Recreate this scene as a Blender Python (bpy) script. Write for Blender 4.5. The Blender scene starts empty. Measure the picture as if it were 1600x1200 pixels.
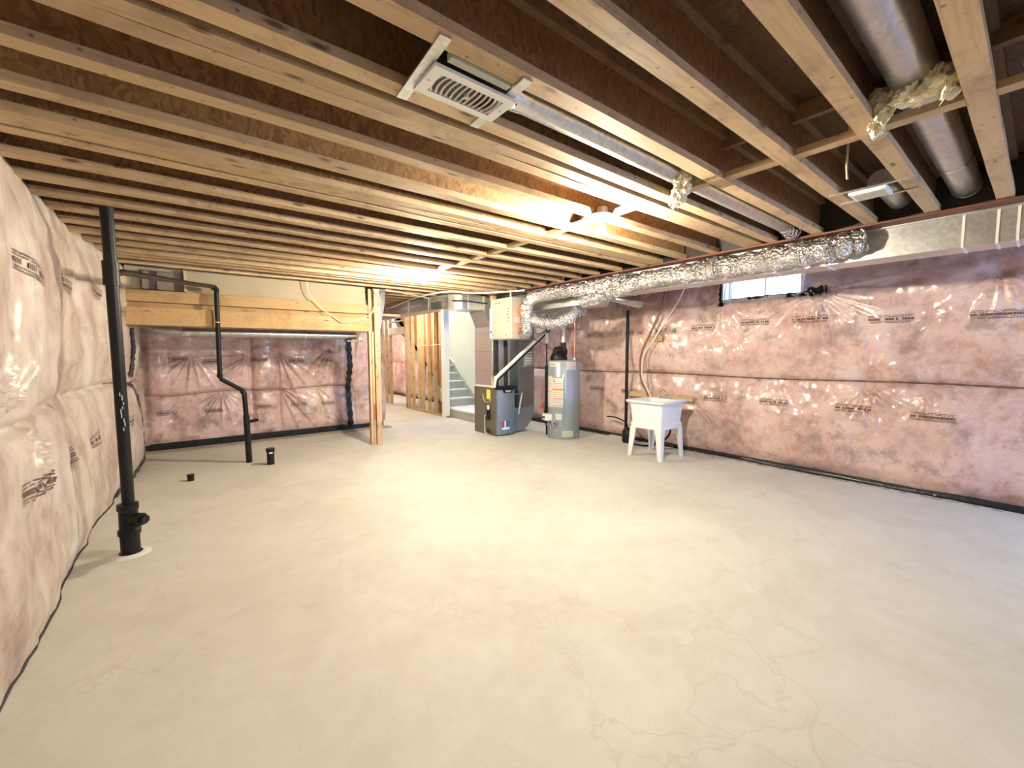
import bpy, math, random
import numpy as np
from mathutils import Vector, Matrix

random.seed(7)
C = bpy.context.scene.collection
scn = bpy.context.scene
PI = math.pi

# ------------------------------------------------------------------ camera
YAW, PITCH, ROLL, FPX = math.radians(38.298), math.radians(4.265), math.radians(-0.133), 654.8
f = Vector((math.sin(YAW) * math.cos(PITCH), math.cos(YAW) * math.cos(PITCH), -math.sin(PITCH)))
r0 = Vector((math.cos(YAW), -math.sin(YAW), 0)); u0 = r0.cross(f)
r = r0 * math.cos(ROLL) + u0 * math.sin(ROLL); u = -r0 * math.sin(ROLL) + u0 * math.cos(ROLL)
cd = bpy.data.cameras.new('camera'); cam = bpy.data.objects.new('camera', cd); C.objects.link(cam)
cam.matrix_world = Matrix(((r.x, u.x, -f.x, 0), (r.y, u.y, -f.y, 0), (r.z, u.z, -f.z, 1.6), (0, 0, 0, 1)))
cd.sensor_width = 36; cd.lens = FPX / 1600 * 36; cd.clip_start = 0.05
scn.camera = cam
# ------------------------------------------------------------------ world, lights, exposure
w = bpy.data.worlds.new('sky'); scn.world = w; w.use_nodes = True
bg = w.node_tree.nodes['Background']; bg.inputs[0].default_value = (0.30, 0.50, 1.0, 1); bg.inputs[1].default_value = 42.0
vs = scn.view_settings
vs.view_transform = 'Standard'; vs.look = 'None'; vs.exposure = 0.0; vs.gamma = 1.0; vs.use_curve_mapping = False
BULB = 5500.0
def area(name, loc, rot, sx, sy, power, col, portal=False):
    l = bpy.data.lights.new(name, 'AREA'); l.shape = 'RECTANGLE'; l.size = sx; l.size_y = sy; l.energy = power; l.color = col
    if portal: l.cycles.is_portal = True
    o = bpy.data.objects.new(name, l); C.objects.link(o); o.location = loc; o.rotation_euler = rot
    return o
area('window_portal', (6.78, 2.54, 2.56), (0, PI / 2, 0), 0.40, 1.0, 1, (1, 1, 1), True)
area('rear_window_portal', (5.7, -3.02, 1.65), (PI / 2, 0, 0), 1.5, 1.4, 1, (1, 1, 1), True)
area('unseen_stair_light', (5.65, 10.8, 4.85), (0, 0, 0), 0.8, 3.2, 125, (1.0, 0.97, 0.90))  # unseen source added above the stairs to brighten the stairwell
l_ = bpy.data.lights.new('unseen_passage_light', 'POINT'); l_.energy = 130; l_.color = (1.0, .88, .70); l_.shadow_soft_size = .05  # added light for the bright passage, no lamp modelled
o_ = bpy.data.objects.new('unseen_passage_light', l_); C.objects.link(o_); o_.location = (4.42, 10.0, 2.57)
l2_ = bpy.data.lights.new('unseen_far_passage_light', 'POINT'); l2_.energy = 260; l2_.color = (1.0, .90, .74); l2_.shadow_soft_size = .05  # second added light, brightens the far passage, no lamp modelled
o2_ = bpy.data.objects.new('unseen_far_passage_light', l2_); C.objects.link(o2_); o2_.location = (4.7, 14.6, 2.5)

# ------------------------------------------------------------------ helpers
class MB:
    def __init__(s): s.v = []; s.f = []
    def add(s, vs_, fs):
        n = len(s.v); s.v += [tuple(p) for p in vs_]; s.f += [tuple(i + n for i in q) for q in fs]; return s
    def box(s, x0, x1, y0, y1, z0, z1, bev=0.0):
        if bev <= 0:
            vs_ = [(x, y, z) for z in (z0, z1) for y in (y0, y1) for x in (x0, x1)]
            return s.add(vs_, [(0, 2, 3, 1), (4, 5, 7, 6), (0, 1, 5, 4), (2, 6, 7, 3), (0, 4, 6, 2), (1, 3, 7, 5)])
        b = bev
        rings = []
        for z, i in ((z0, b), (z0 + b, 0), (z1 - b, 0), (z1, b)):
            rings.append([(x0 + i + (b if i == 0 else 0), y0 + i, z), (x1 - i - (b if i == 0 else 0), y0 + i, z), (x1 - i, y0 + i + (b if i == 0 else 0), z), (x1 - i, y1 - i - (b if i == 0 else 0), z),
                          (x1 - i - (b if i == 0 else 0), y1 - i, z), (x0 + i + (b if i == 0 else 0), y1 - i, z), (x0 + i, y1 - i - (b if i == 0 else 0), z), (x0 + i, y0 + i + (b if i == 0 else 0), z)])
        return s.loft(rings)
    def loft(s, rings, cap=True, close=True):
        n = len(rings[0]); vs_ = [p for q in rings for p in q]; fs = []
        for k in range(len(rings) - 1):
            for i in range(n if close else n - 1):
                j = (i + 1) % n
                fs.append((k * n + i, k * n + j, (k + 1) * n + j, (k + 1) * n + i))
        if cap:
            fs.append(tuple(reversed(range(n)))); fs.append(tuple((len(rings) - 1) * n + i for i in range(n)))
        return s.add(vs_, fs)
    def tube(s, pts, rad, n=12, cap=True, hollow=False):
        P = [Vector(p) for p in pts]; R = rad if isinstance(rad, (list, tuple)) else [rad] * len(P)
        rings = []; ref = None
        for i, p in enumerate(P):
            t = (P[min(i + 1, len(P) - 1)] - P[max(i - 1, 0)]).normalized()
            if ref is None:
                ref = Vector((0, 0, 1)) if abs(t.z) < .9 else Vector((1, 0, 0))
            a = (ref - t * ref.dot(t)).normalized(); b = t.cross(a); ref = a
            rings.append([p + (a * math.cos(2 * PI * k / n) + b * math.sin(2 * PI * k / n)) * R[i] for k in range(n)])
        return s.loft(rings, cap)
    def cyl(s, a, b, rad, n=20, rad2=None): return s.tube([a, b], [rad, rad if rad2 is None else rad2], n)
    def lathe(s, prof, c=(0, 0, 0), n=32, cap=True):
        return s.loft([[(c[0] + q * math.cos(2 * PI * k / n), c[1] + q * math.sin(2 * PI * k / n), c[2] + z) for k in range(n)] for q, z in prof], cap)
    def sphere(s, c, rx, ry=None, rz=None, n=16, m=10):
        ry = ry or rx; rz = rz or rx
        return s.loft([[(c[0] + rx * math.sin(PI * (j + .02) / (m + .04)) * math.cos(2 * PI * k / n), c[1] + ry * math.sin(PI * (j + .02) / (m + .04)) * math.sin(2 * PI * k / n), c[2] - rz * math.cos(PI * (j + .02) / (m + .04))) for k in range(n)] for j in range(m + 1)])
    def prism(s, poly, axis, a, b):
        def P(q, t):
            return {'x': (t, q[0], q[1]), 'y': (q[0], t, q[1]), 'z': (q[0], q[1], t)}[axis]
        return s.loft([[P(q, a) for q in poly], [P(q, b) for q in poly]])
    def build(s, name, mat, parent=None, smooth=False, fixn=True):
        me = bpy.data.meshes.new(name); me.from_pydata(s.v, [], s.f); me.update()
        if fixn:
            import bmesh
            bm = bmesh.new(); bm.from_mesh(me); bmesh.ops.recalc_face_normals(bm, faces=bm.faces); bm.to_mesh(me); bm.free()
        if smooth:
            me.polygons.foreach_set('use_smooth', [True] * len(me.polygons))
            try: me.set_sharp_from_angle(angle=math.radians(40))
            except Exception: pass
        me.materials.append(mat)
        o = bpy.data.objects.new(name, me); C.objects.link(o)
        if parent is not None:
            o.parent = parent
            wl = Vector((0, 0, 0)); q = parent
            while q is not None: wl += q.location; q = q.parent
            # children keep world coordinates: undo the translation of the whole chain
            o.location = -wl
        return o

def tag(o, label, cat, group=None):
    o['label'] = label; o['category'] = cat
    if group: o['group'] = group
    return o
def thing(name, label, cat, loc, group=None):
    o = bpy.data.objects.new(name, None); o.empty_display_size = .1; C.objects.link(o); o.location = loc
    return tag(o, label, cat, group)
def struct(o): o['kind'] = 'structure'; return o
def one(mb, name, mat, label, cat, group=None, smooth=False):
    return tag(mb.build(name, mat, None, smooth), label, cat, group)

def spline(pts, n=8):
    P = [Vector(p) for p in pts]; P = [P[0] * 2 - P[1]] + P + [P[-1] * 2 - P[-2]]; out = []
    for i in range(1, len(P) - 2):
        for k in range(n):
            t = k / n; a, b, c, d = P[i - 1:i + 3]
            out.append(.5 * ((2 * b) + (c - a) * t + (2 * a - 5 * b + 4 * c - d) * t * t + (3 * b - a - 3 * c + d) * t ** 3))
    out.append(P[-2]); return out

# ------------------------------------------------------------------ materials
class NT:
    def __init__(s, name):
        s.m = bpy.data.materials.new(name); s.m.use_nodes = True; s.t = s.m.node_tree; s.b = s.t.nodes['Principled BSDF']
    def n(s, typ, **kw):
        q = s.t.nodes.new(typ)
        for k, v in kw.items():
            if hasattr(q, k): setattr(q, k, v)
            else: q.inputs[k].default_value = v
        return q
    def l(s, a, b): s.t.links.new(a, b)
    def coords(s, scale=(1, 1, 1), rot=(0, 0, 0)):
        tc = s.n('ShaderNodeTexCoord'); mp = s.n('ShaderNodeMapping'); mp.inputs['Scale'].default_value = scale; mp.inputs['Rotation'].default_value = rot
        s.l(tc.outputs['Object'], mp.inputs['Vector']); return mp.outputs['Vector']
    def noise(s, vec, scale, detail=4, rough=.6, dist=0.0):
        q = s.n('ShaderNodeTexNoise'); q.inputs['Scale'].default_value = scale; q.inputs['Detail'].default_value = detail
        q.inputs['Roughness'].default_value = rough; q.inputs['Distortion'].default_value = dist; s.l(vec, q.inputs['Vector']); return q.outputs['Fac']
    def ramp(s, fac, stops):
        q = s.n('ShaderNodeValToRGB'); e = q.color_ramp.elements
        while len(e) < len(stops): e.new(.5)
        for k, (p, c) in enumerate(stops): e[k].position = p; e[k].color = (*c, 1) if len(c) == 3 else c
        s.l(fac, q.inputs['Fac']); return q.outputs['Color']
    def mix(s, fac, a, b, mode='MIX'):
        q = s.n('ShaderNodeMix', data_type='RGBA', blend_type=mode)
        for i, v in ((0, fac), (6, a), (7, b)):
            if hasattr(v, 'links'): s.l(v, q.inputs[i])
            else: q.inputs[i].default_value = v if i == 0 or len(v) == 4 else (*v, 1)
        return q.outputs[2]
    def bump(s, h, strength=.3, dist=.01, nrm=None):
        q = s.n('ShaderNodeBump'); q.inputs['Strength'].default_value = strength; q.inputs['Distance'].default_value = dist; s.l(h, q.inputs['Height'])
        if nrm is not None: s.l(nrm, q.inputs['Normal'])
        return q.outputs['Normal']
    def base(s, col=None, rough=None, metal=None, nrm=None, coat=None, coatr=None, spec=None):
        I = s.b.inputs
        for k, v in (('Base Color', col), ('Roughness', rough), ('Metallic', metal), ('Normal', nrm), ('Coat Weight', coat), ('Coat Roughness', coatr), ('Specular IOR Level', spec)):
            if v is None: continue
            if hasattr(v, 'links'): s.l(v, I[k])
            else: I[k].default_value = (*v, 1) if k == 'Base Color' else v
        return s.m

def plain(name, col, rough=.5, metal=0, var=.06, scale=12, bump=0.0):
    t = NT(name); v = t.coords(); n = t.noise(v, scale, 3)
    c = t.ramp(n, [(.3, tuple(x * (1 - var) for x in col)), (.7, tuple(min(1, x * (1 + var)) for x in col))])
    return t.base(c, rough, metal, t.bump(n, bump, .005) if bump else None, spec=.25 if max(col) < .03 else None)

def wood(name, axis, light=(.53, .37, .205), dark=(.36, .225, .11), knots=True):
    t = NT(name); sc = {'x': (.6, 14, 14), 'y': (14, .6, 14), 'z': (14, 14, .6)}[axis]
    oi = t.n('ShaderNodeObjectInfo')
    tc = t.n('ShaderNodeTexCoord'); ad = t.n('ShaderNodeVectorMath', operation='ADD'); mu = t.n('ShaderNodeVectorMath', operation='SCALE')
    cmb = t.n('ShaderNodeCombineXYZ')
    for k in range(3): t.l(oi.outputs['Random'], cmb.inputs[k])
    t.l(cmb.outputs[0], mu.inputs[0]); mu.inputs['Scale'].default_value = 37.0
    t.l(tc.outputs['Object'], ad.inputs[0]); t.l(mu.outputs[0], ad.inputs[1])
    mp = t.n('ShaderNodeMapping'); mp.inputs['Scale'].default_value = sc; t.l(ad.outputs[0], mp.inputs['Vector'])
    g = t.noise(mp.outputs[0], 3.0, 5, .65, 1.2)
    c = t.ramp(g, [(.32, dark), (.5, light), (.75, tuple(min(1, x * 1.12) for x in light))])
    c2 = t.mix(t.noise(ad.outputs[0], 1.3, 2), c, tuple(x * .8 for x in light)); 
    if knots:
        vo = t.n('ShaderNodeTexVoronoi'); vo.inputs['Scale'].default_value = 1.0
        mp2 = t.n('ShaderNodeMapping'); mp2.inputs['Scale'].default_value = {'x': (3.2, 11, 11), 'y': (11, 3.2, 11), 'z': (11, 11, 3.2)}[axis]; t.l(ad.outputs[0], mp2.inputs['Vector']); t.l(mp2.outputs[0], vo.inputs['Vector'])
        k = t.ramp(vo.outputs['Distance'], [(.07, (1, 1, 1)), (.17, (0, 0, 0))])
        c2 = t.mix(k, c2, (.14, .07, .03))
        vo3 = t.n('ShaderNodeTexVoronoi'); vo3.inputs['Scale'].default_value = 14; t.l(ad.outputs[0], vo3.inputs['Vector'])
        c2 = t.mix(t.ramp(vo3.outputs['Distance'], [(.06, (.8, .8, .8)), (.14, (0, 0, 0))]), c2, (.12, .065, .03))
        gr = t.noise(ad.outputs[0], 4.5, 6, .7, .4)
        c2 = t.mix(t.ramp(gr, [(.50, (0, 0, 0)), (.68, (.5, .5, .5))]), c2, tuple(x * .55 for x in dark))
    hs = t.n('ShaderNodeHueSaturation'); t.l(c2, hs.inputs['Color'])
    mr = t.n('ShaderNodeMapRange'); mr.inputs['To Min'].default_value = .85; mr.inputs['To Max'].default_value = 1.12; t.l(oi.outputs['Random'], mr.inputs[0]); t.l(mr.outputs[0], hs.inputs['Value'])
    return t.base(hs.outputs[0], .65, 0, t.bump(g, .25, .003))

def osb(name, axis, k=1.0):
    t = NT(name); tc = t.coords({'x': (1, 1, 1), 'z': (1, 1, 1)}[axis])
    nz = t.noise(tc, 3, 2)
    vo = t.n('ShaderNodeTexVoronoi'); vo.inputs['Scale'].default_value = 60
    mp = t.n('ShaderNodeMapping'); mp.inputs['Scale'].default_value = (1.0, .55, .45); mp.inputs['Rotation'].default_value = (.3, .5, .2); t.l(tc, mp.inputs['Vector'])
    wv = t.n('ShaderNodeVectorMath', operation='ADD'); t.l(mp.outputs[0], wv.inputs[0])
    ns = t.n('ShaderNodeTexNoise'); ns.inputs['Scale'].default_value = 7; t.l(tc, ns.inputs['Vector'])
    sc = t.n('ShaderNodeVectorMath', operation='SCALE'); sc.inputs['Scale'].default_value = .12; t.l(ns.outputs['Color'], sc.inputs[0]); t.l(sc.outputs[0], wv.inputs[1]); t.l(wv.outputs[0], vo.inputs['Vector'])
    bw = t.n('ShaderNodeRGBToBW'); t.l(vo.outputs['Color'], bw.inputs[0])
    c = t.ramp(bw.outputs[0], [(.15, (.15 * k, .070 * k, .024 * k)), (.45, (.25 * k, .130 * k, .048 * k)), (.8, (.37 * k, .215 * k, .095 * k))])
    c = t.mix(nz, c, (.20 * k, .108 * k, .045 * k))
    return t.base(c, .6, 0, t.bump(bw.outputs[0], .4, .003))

def metal(name, col=(.62, .63, .62), rough=.32, spangle=True, bumps=.12, bs=3.0):
    t = NT(name); v = t.coords(); vo = t.n('ShaderNodeTexVoronoi'); vo.inputs['Scale'].default_value = 45; t.l(v, vo.inputs['Vector'])
    bw = t.n('ShaderNodeRGBToBW'); t.l(vo.outputs['Color'], bw.inputs[0]); n = t.noise(v, bs, 4)
    c = t.mix(bw.outputs[0] if spangle else n, tuple(x * .82 for x in col), tuple(min(1, x * 1.1) for x in col))
    rr = t.n('ShaderNodeMapRange'); rr.inputs['To Min'].default_value = rough * .7; rr.inputs['To Max'].default_value = rough * 1.4; t.l(n, rr.inputs[0])
    return t.base(c, rr.outputs[0], .92, t.bump(n, bumps, .02))

def foil(name):
    t = NT(name); v = t.coords(); n = t.noise(v, 22, 4, .7, 1.0)
    vo = t.n('ShaderNodeTexVoronoi'); vo.inputs['Scale'].default_value = 38; t.l(v, vo.inputs['Vector'])
    vo2 = t.n('ShaderNodeTexVoronoi'); vo2.inputs['Scale'].default_value = 85; t.l(v, vo2.inputs['Vector'])
    c = t.mix(n, (.66, .66, .66), (.95, .95, .95))
    return t.base(c, .17, 1.0, t.bump(vo.outputs['Distance'], 1.0, .022, t.bump(vo2.outputs['Distance'], .8, .008, t.bump(n, .8, .02))))

def poly_pink(name, base=(.61, .40, .355), streak=0.0, coat=1.0, cr=.13):
    """pink glass-fibre batts behind a tight glossy polythene sheet"""
    t = NT(name); v = t.coords(); vs2 = t.coords((1, 5, .9))
    n1 = t.noise(v, 1.5, 7, .66, .3); n2 = t.noise(v, 8, 6, .7, .4); n3 = t.noise(v, 2.3, 8, .72, .25); n4 = t.noise(v, 45, 3, .6)
    lo = (base[0] * .62, base[1] * .53, base[2] * .52); hi = (min(1, base[0] * 1.14), min(1, base[1] * 1.32), min(1, base[2] * 1.36))
    c = t.ramp(n1, [(.34, lo), (.5, base), (.64, hi)])
    c = t.mix(t.ramp(n2, [(.42, (0, 0, 0)), (.66, (.55, .55, .55))]), c, hi)
    c = t.mix(t.ramp(n2, [(.30, (.5, .5, .5)), (.46, (0, 0, 0))]), c, lo)
    if streak:
        s1 = t.noise(vs2, 1.3, 4, .6, .15)
        c = t.mix(t.ramp(s1, [(.36, (streak,) * 3), (.52, (0, 0, 0))]), c, (base[0] * .62, base[1] * .56, base[2] * .50))
        c = t.mix(t.ramp(s1, [(.52, (0, 0, 0)), (.68, (streak,) * 3)]), c, hi)
        st = t.ramp(n3, [(.62, (0, 0, 0)), (.74, (.30, .30, .30))])
    else:
        st = t.ramp(n3, [(.52, (0, 0, 0)), (.63, (.78, .78, .78))])
    c = t.mix(st, c, (.27, .20, .18) if not streak else (.33, .25, .19))
    # above the batts only the grey polythene is left
    sx = t.n('ShaderNodeSeparateXYZ'); t.l(v, sx.inputs[0])
    mr = t.n('ShaderNodeMapRange'); mr.inputs['From Min'].default_value = 2.66; mr.inputs['From Max'].default_value = 2.74; t.l(sx.outputs['Z'], mr.inputs[0])
    c = t.mix(mr.outputs[0], c, (.40, .36, .28))
    # stretched creases in the sheet
    wr = t.noise(v, 4.0, 4, .55, .8); wr2 = t.noise(v, 30, 3, .55, 1.0)
    nn = t.bump(wr, .40, .04, t.bump(wr2, .16, .006))
    m = t.base(c, .6, 0, t.bump(n4, .25, .006, t.bump(n2, .35, .015)), coat, cr)
    t.l(nn, t.b.inputs['Coat Normal'])
    return m

def concrete(name):
    t = NT(name); v = t.coords()
    n1 = t.noise(v, .7, 6, .62, .4); n2 = t.noise(v, 5.5, 6, .7, .3); n3 = t.noise(v, 60, 3); n4 = t.noise(v, 1.1, 6, .72, .5)
    c = t.ramp(n1, [(.3, (.505, .48, .40)), (.52, (.58, .56, .485)), (.72, (.645, .63, .565))])
    c = t.mix(t.ramp(n2, [(.42, (0, 0, 0)), (.75, (.5, .5, .5))]), c, (.66, .66, .60))
    c = t.mix(t.ramp(n4, [(.52, (0, 0, 0)), (.75, (.42, .42, .42))]), c, (.44, .40, .30))
    c = t.mix(t.ramp(n3, [(.60, (0, 0, 0)), (.72, (.35, .35, .35))]), c, (.40, .35, .28))
    # hairline trowel marks
    vo = t.n('ShaderNodeTexVoronoi', feature='DISTANCE_TO_EDGE'); vo.inputs['Scale'].default_value = .55
    wv = t.n('ShaderNodeVectorMath', operation='ADD'); nsn = t.n('ShaderNodeTexNoise'); nsn.inputs['Scale'].default_value = 2.2; nsn.inputs['Detail'].default_value = 6; t.l(v, nsn.inputs['Vector'])
    t.l(v, wv.inputs[0]); t.l(nsn.outputs['Color'], wv.inputs[1]); t.l(wv.outputs[0], vo.inputs['Vector'])
    cr = t.ramp(vo.outputs['Distance'], [(.0, (.35, .35, .35)), (.007, (0, 0, 0))])
    c = t.mix(cr, c, (.45, .38, .29))
    return t.base(c, .62, 0, t.bump(n2, .12, .01, t.bump(n3, .08, .003)))

M = dict(
    floor=concrete('concrete'), pink=poly_pink('pink_insulation_under_poly'), pinkl=poly_pink('beige_pink_insulation_under_poly', (.49, .385, .32), .5, .40, .28),
    wx=wood('pine_along_x', 'x'), wy=wood('pine_along_y', 'y'), wz=wood('pine_upright', 'z', (.62, .44, .26), (.46, .30, .15)),
    wh=wood('spruce_header', 'x', (.46, .29, .125), (.35, .20, .075)),
    osb=osb('strand_board', 'x'), osbd=osb('shaded_strand_board', 'x', .5), wxd=wood('shaded_pine_along_x', 'x', (.30, .19, .10), (.20, .12, .06)), galv=metal('galvanised_steel'), galvd=metal('dull_galvanised_steel', (.55, .56, .55), .42), galvk=metal('dark_galvanised_steel', (.30, .32, .33), .38), foil=foil('crinkled_foil'), plen=metal('smooth_galvanised_steel', (.72, .69, .66), .38, False, .05, 1.0),  # aged deck and top-flange colours darkened with the shade of the joist bays
    shiny=metal('bright_sheet_metal', (.75, .75, .73), .16, False, .35, 2.0), chrome=metal('chrome', (.85, .85, .87), .08, False, 0),
    black=plain('black_plastic', (.010, .009, .009), .42, 0, .3, 8, .1), tape=plain('black_sheathing_tape', (.02, .022, .024), .22, 0, .3, 25, .9),
    white=plain('white_plastic', (.82, .83, .84), .35, 0, .02), tub=plain('white_polypropylene', (.74, .77, .81), .3, 0, .02),
    pvc=plain('white_pvc', (.72, .69, .64), .35, 0, .04), cream=plain('cream_enamel', (.46, .445, .36), .4, 0, .04),
    drywall=plain('cream_drywall', (.80, .79, .70), .8, 0, .03), board=plain('beige_wallboard', (.34, .28, .185), .8, 0, .05, 3),
    brownpaper=plain('brown_paper_back', (.34, .19, .085), .8, 0, .12, 3), stair=plain('grey_green_paint', (.40, .43, .37), .5, 0, .08, 5), stairl=plain('light_grey_paint', (.66, .67, .61), .5, 0, .05),
    stairw=plain('whitewashed_plywood', (.76, .74, .68), .6, 0, .05), tank=plain('grey_blue_enamel', (.255, .30, .35), .32, .1, .05, 3), tankd=plain('grey_green_enamel', (.27, .29, .29), .35, .1, .06),
    furn=plain('brown_grey_enamel', (.165, .145, .105), .4, .3, .08), door=plain('blue_grey_enamel', (.18, .225, .29), .35, .2, .04),
    orange=plain('orange_red_tape', (.85, .16, .05), .5, 0, .1), red=plain('red_oxide_paint', (.13, .035, .018), .6, 0, .3, 10), redp=plain('red_print', (.6, .05, .04), .6), orangep=plain('orange_print', (.85, .35, .05), .6),
    yellow=plain('yellow_label', (.85, .70, .12), .6), paper=plain('paper_label', (.60, .58, .53), .6, 0, .05, 30), ink=plain('dark_print', (.06, .04, .04), .7), inkb=plain('brown_print', (.13, .07, .055), .6),
    blue=plain('blue_film', (.13, .30, .55), .3), bluep=plain('blue_print', (.05, .12, .35), .5),
    copper=metal('copper', (.72, .33, .2), .35, False, .1), rust=plain('brown_pipe', (.25, .11, .06), .45), pex=plain('cream_pex', (.74, .62, .52), .35),
    fluff=plain('yellow_white_fibreglass', (.80, .72, .52), .95, 0, .15, 60, 1.0), cable=plain('cream_cable', (.62, .52, .36), .5), outer=plain('outer_concrete', (.4, .4, .38), .9),
    dark=plain('flat_dark_brown', (.03, .022, .018), .6), seam=plain('brown_seam_fold', (.13, .075, .055), .5), dirt=plain('dry_dirt', (.36, .31, .24), .95, 0, .3, 30, .6))  # seam: brown strip along the folded edge of the sheets
# bulb glass that gives off the light
t = NT('lit_bulb_glass'); t.b.inputs['Emission Color'].default_value = (1.0, .90, .71, 1); t.b.inputs['Emission Strength'].default_value = BULB; M['bulb'] = t.m
# window glass
t = NT('window_glass'); tr = t.n('ShaderNodeBsdfTransparent'); gl = t.n('ShaderNodeBsdfGlossy'); gl.inputs['Roughness'].default_value = .02; mx = t.n('ShaderNodeMixShader'); mx.inputs[0].default_value = .07
t.l(tr.outputs[0], mx.inputs[1]); t.l(gl.outputs[0], mx.inputs[2]); t.l(mx.outputs[0], t.t.nodes['Material Output'].inputs['Surface']); M['glass'] = t.m
# thin clear poly
t = NT('clear_poly'); tr = t.n('ShaderNodeBsdfTransparent'); gl = t.n('ShaderNodeBsdfGlossy'); gl.inputs['Roughness'].default_value = .12; mx = t.n('ShaderNodeMixShader'); mx.inputs[0].default_value = .13
v = t.coords(); t.l(t.bump(t.noise(v, 9, 4, .6, 2), 1, .05), gl.inputs['Normal'])
t.l(tr.outputs[0], mx.inputs[1]); t.l(gl.outputs[0], mx.inputs[2]); t.l(mx.outputs[0], t.t.nodes['Material Output'].inputs['Surface']); M['clear'] = t.m

# ------------------------------------------------------------------ noise for sheets
_LAT = {}
def vnoise(x, y, seed):
    if seed not in _LAT: _LAT[seed] = np.random.RandomState(seed).rand(128, 128)
    L = _LAT[seed]
    xi = np.floor(x).astype(int); yi = np.floor(y).astype(int); fx = x - xi; fy = y - yi
    fx = fx * fx * (3 - 2 * fx); fy = fy * fy * (3 - 2 * fy)
    g = lambda a, b: L[a % 128, b % 128]
    return (g(xi, yi) * (1 - fx) + g(xi + 1, yi) * fx) * (1 - fy) + (g(xi, yi + 1) * (1 - fx) + g(xi + 1, yi + 1) * fx) * fy - .5
def fbm(x, y, seed, o=4):
    s = 0; a = 1
    for k in range(o): s = s + a * vnoise(x * 2 ** k + 7.3 * k, y * 2 ** k + 3.1 * k, seed + k); a *= .5
    return s
def sstep(a, b, x):
    q = np.clip((x - a) / (b - a), 0, 1); return q * q * (3 - 2 * q)

def make_sheet(fans, seam, seed, bulge, extra=None, seamdip=.05, noise=1.0):
    """height (towards the room) of the poly skin at (u, z)"""
    def h(uu, z):
        uu = np.asarray(uu, float); z = np.asarray(z, float)
        sv = seam(uu)
        d = np.abs(z - sv)
        q = bulge * (1 - np.exp(-(d / .22) ** 1.3)) - seamdip * np.exp(-(d / .03) ** 2) * .6
        q = q * (1 - .8 * sstep(.22, 0, z)) * (1 - .5 * sstep(2.45, 2.7, z))
        q = q + noise * (.060 * fbm(uu * 1.5, z * 1.9, seed) + .012 * fbm(uu * 6, z * 6, seed + 9, 3)) * sstep(0, .06, d)
        for (fu, fz, R, a0, a1, k, amp) in fans:
            dx = uu - fu; dz = z - fz; rr = np.hypot(dx, dz) + 1e-5; th = np.degrees(np.arctan2(dz, dx)) % 360
            a0m = a0 % 360; span = (a1 - a0) % 360 or 360; rel = (th - a0m) % 360
            wnd = np.where(rel < span, np.sin(np.clip(rel / span, 0, 1) * PI) ** .35, 0) if span < 359 else 1.0
            ph = k * np.radians(th) + 2.5 * vnoise(np.radians(th) * 3 + fu * 5, rr * 0 + fz * 3, seed + 50)
            rid = (1 - np.abs(np.sin(ph))) ** 2.6
            lenv = .65 + .7 * vnoise(np.radians(th) * 4 + 11 * fu, rr * 0 + 2.5, seed + 77)
            q = q + 2.6 * amp * rid * wnd * np.exp(-(rr / (R * np.clip(lenv, .3, 1.4))) ** 2) * np.clip(rr / .08, 0, 1)
            q = q - .03 * np.exp(-(rr / .10) ** 2)
        if extra is not None: q = q + extra(uu, z)
        return q
    return h

def grid_mesh(name, mat, place, us, zs, h, parent=None, hole=None):
    U, Z = np.meshgrid(us, zs); H = h(U, Z); P = place(U, Z, H).reshape(-1, 3)
    nu, nz = len(us), len(zs); i = np.arange(nu * nz).reshape(nz, nu)
    q = np.stack([i[:-1, :-1], i[:-1, 1:], i[1:, 1:], i[1:, :-1]], -1).reshape(-1, 4)
    if hole is not None:
        uc = (U[:-1, :-1] + U[1:, 1:]).ravel() / 2; zc = (Z[:-1, :-1] + Z[1:, 1:]).ravel() / 2; q = q[~hole(uc, zc)]
    me = bpy.data.meshes.new(name); me.vertices.add(len(P)); me.vertices.foreach_set('co', P.ravel())
    me.loops.add(q.size); me.loops.foreach_set('vertex_index', q.ravel()); me.polygons.add(len(q))
    me.polygons.foreach_set('loop_start', np.arange(0, q.size, 4)); me.polygons.foreach_set('use_smooth', np.ones(len(q), bool))
    me.update(calc_edges=True); me.validate(); me.materials.append(mat)
    o = bpy.data.objects.new(name, me); C.objects.link(o)
    if parent is not None: o.parent = parent
    return o

def stamp(parent, place, h, u_, z_, wdt=.40, hgt=.085, seed=0, rot=0.0, flip=1):
    """small printed block on the sheet: rows of short dark strokes, unreadable at this size"""
    rs = random.Random(seed); mb = MB()
    rows = [(.42, .07), (.26, .08), (-.02, .26), (-.29, .07), (-.44, .08)]
    for ry, rh in rows:
        x = -.5
        while x < .5:
            L = rs.uniform(.012, .05) if rh < .1 else rs.uniform(.02, .07)
            if rs.random() < .85:
                pts = []
                for (a, b) in ((x, ry - rh / 2), (x + L * .82, ry - rh / 2), (x + L * .82, ry + rh / 2), (x, ry + rh / 2)):
                    du = a * wdt * flip; dz = b * hgt
                    uu = u_ + du * math.cos(rot) - dz * math.sin(rot); zz = z_ + du * math.sin(rot) + dz * math.cos(rot)
                    pts.append(place(np.array(uu), np.array(zz), h(np.array(uu), np.array(zz)) + .007).reshape(3))
                mb.add(pts, [(0, 1, 2, 3)])
            x += L
    return mb.build('printed_stamp', M['inkb'], parent, fixn=False)

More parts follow.
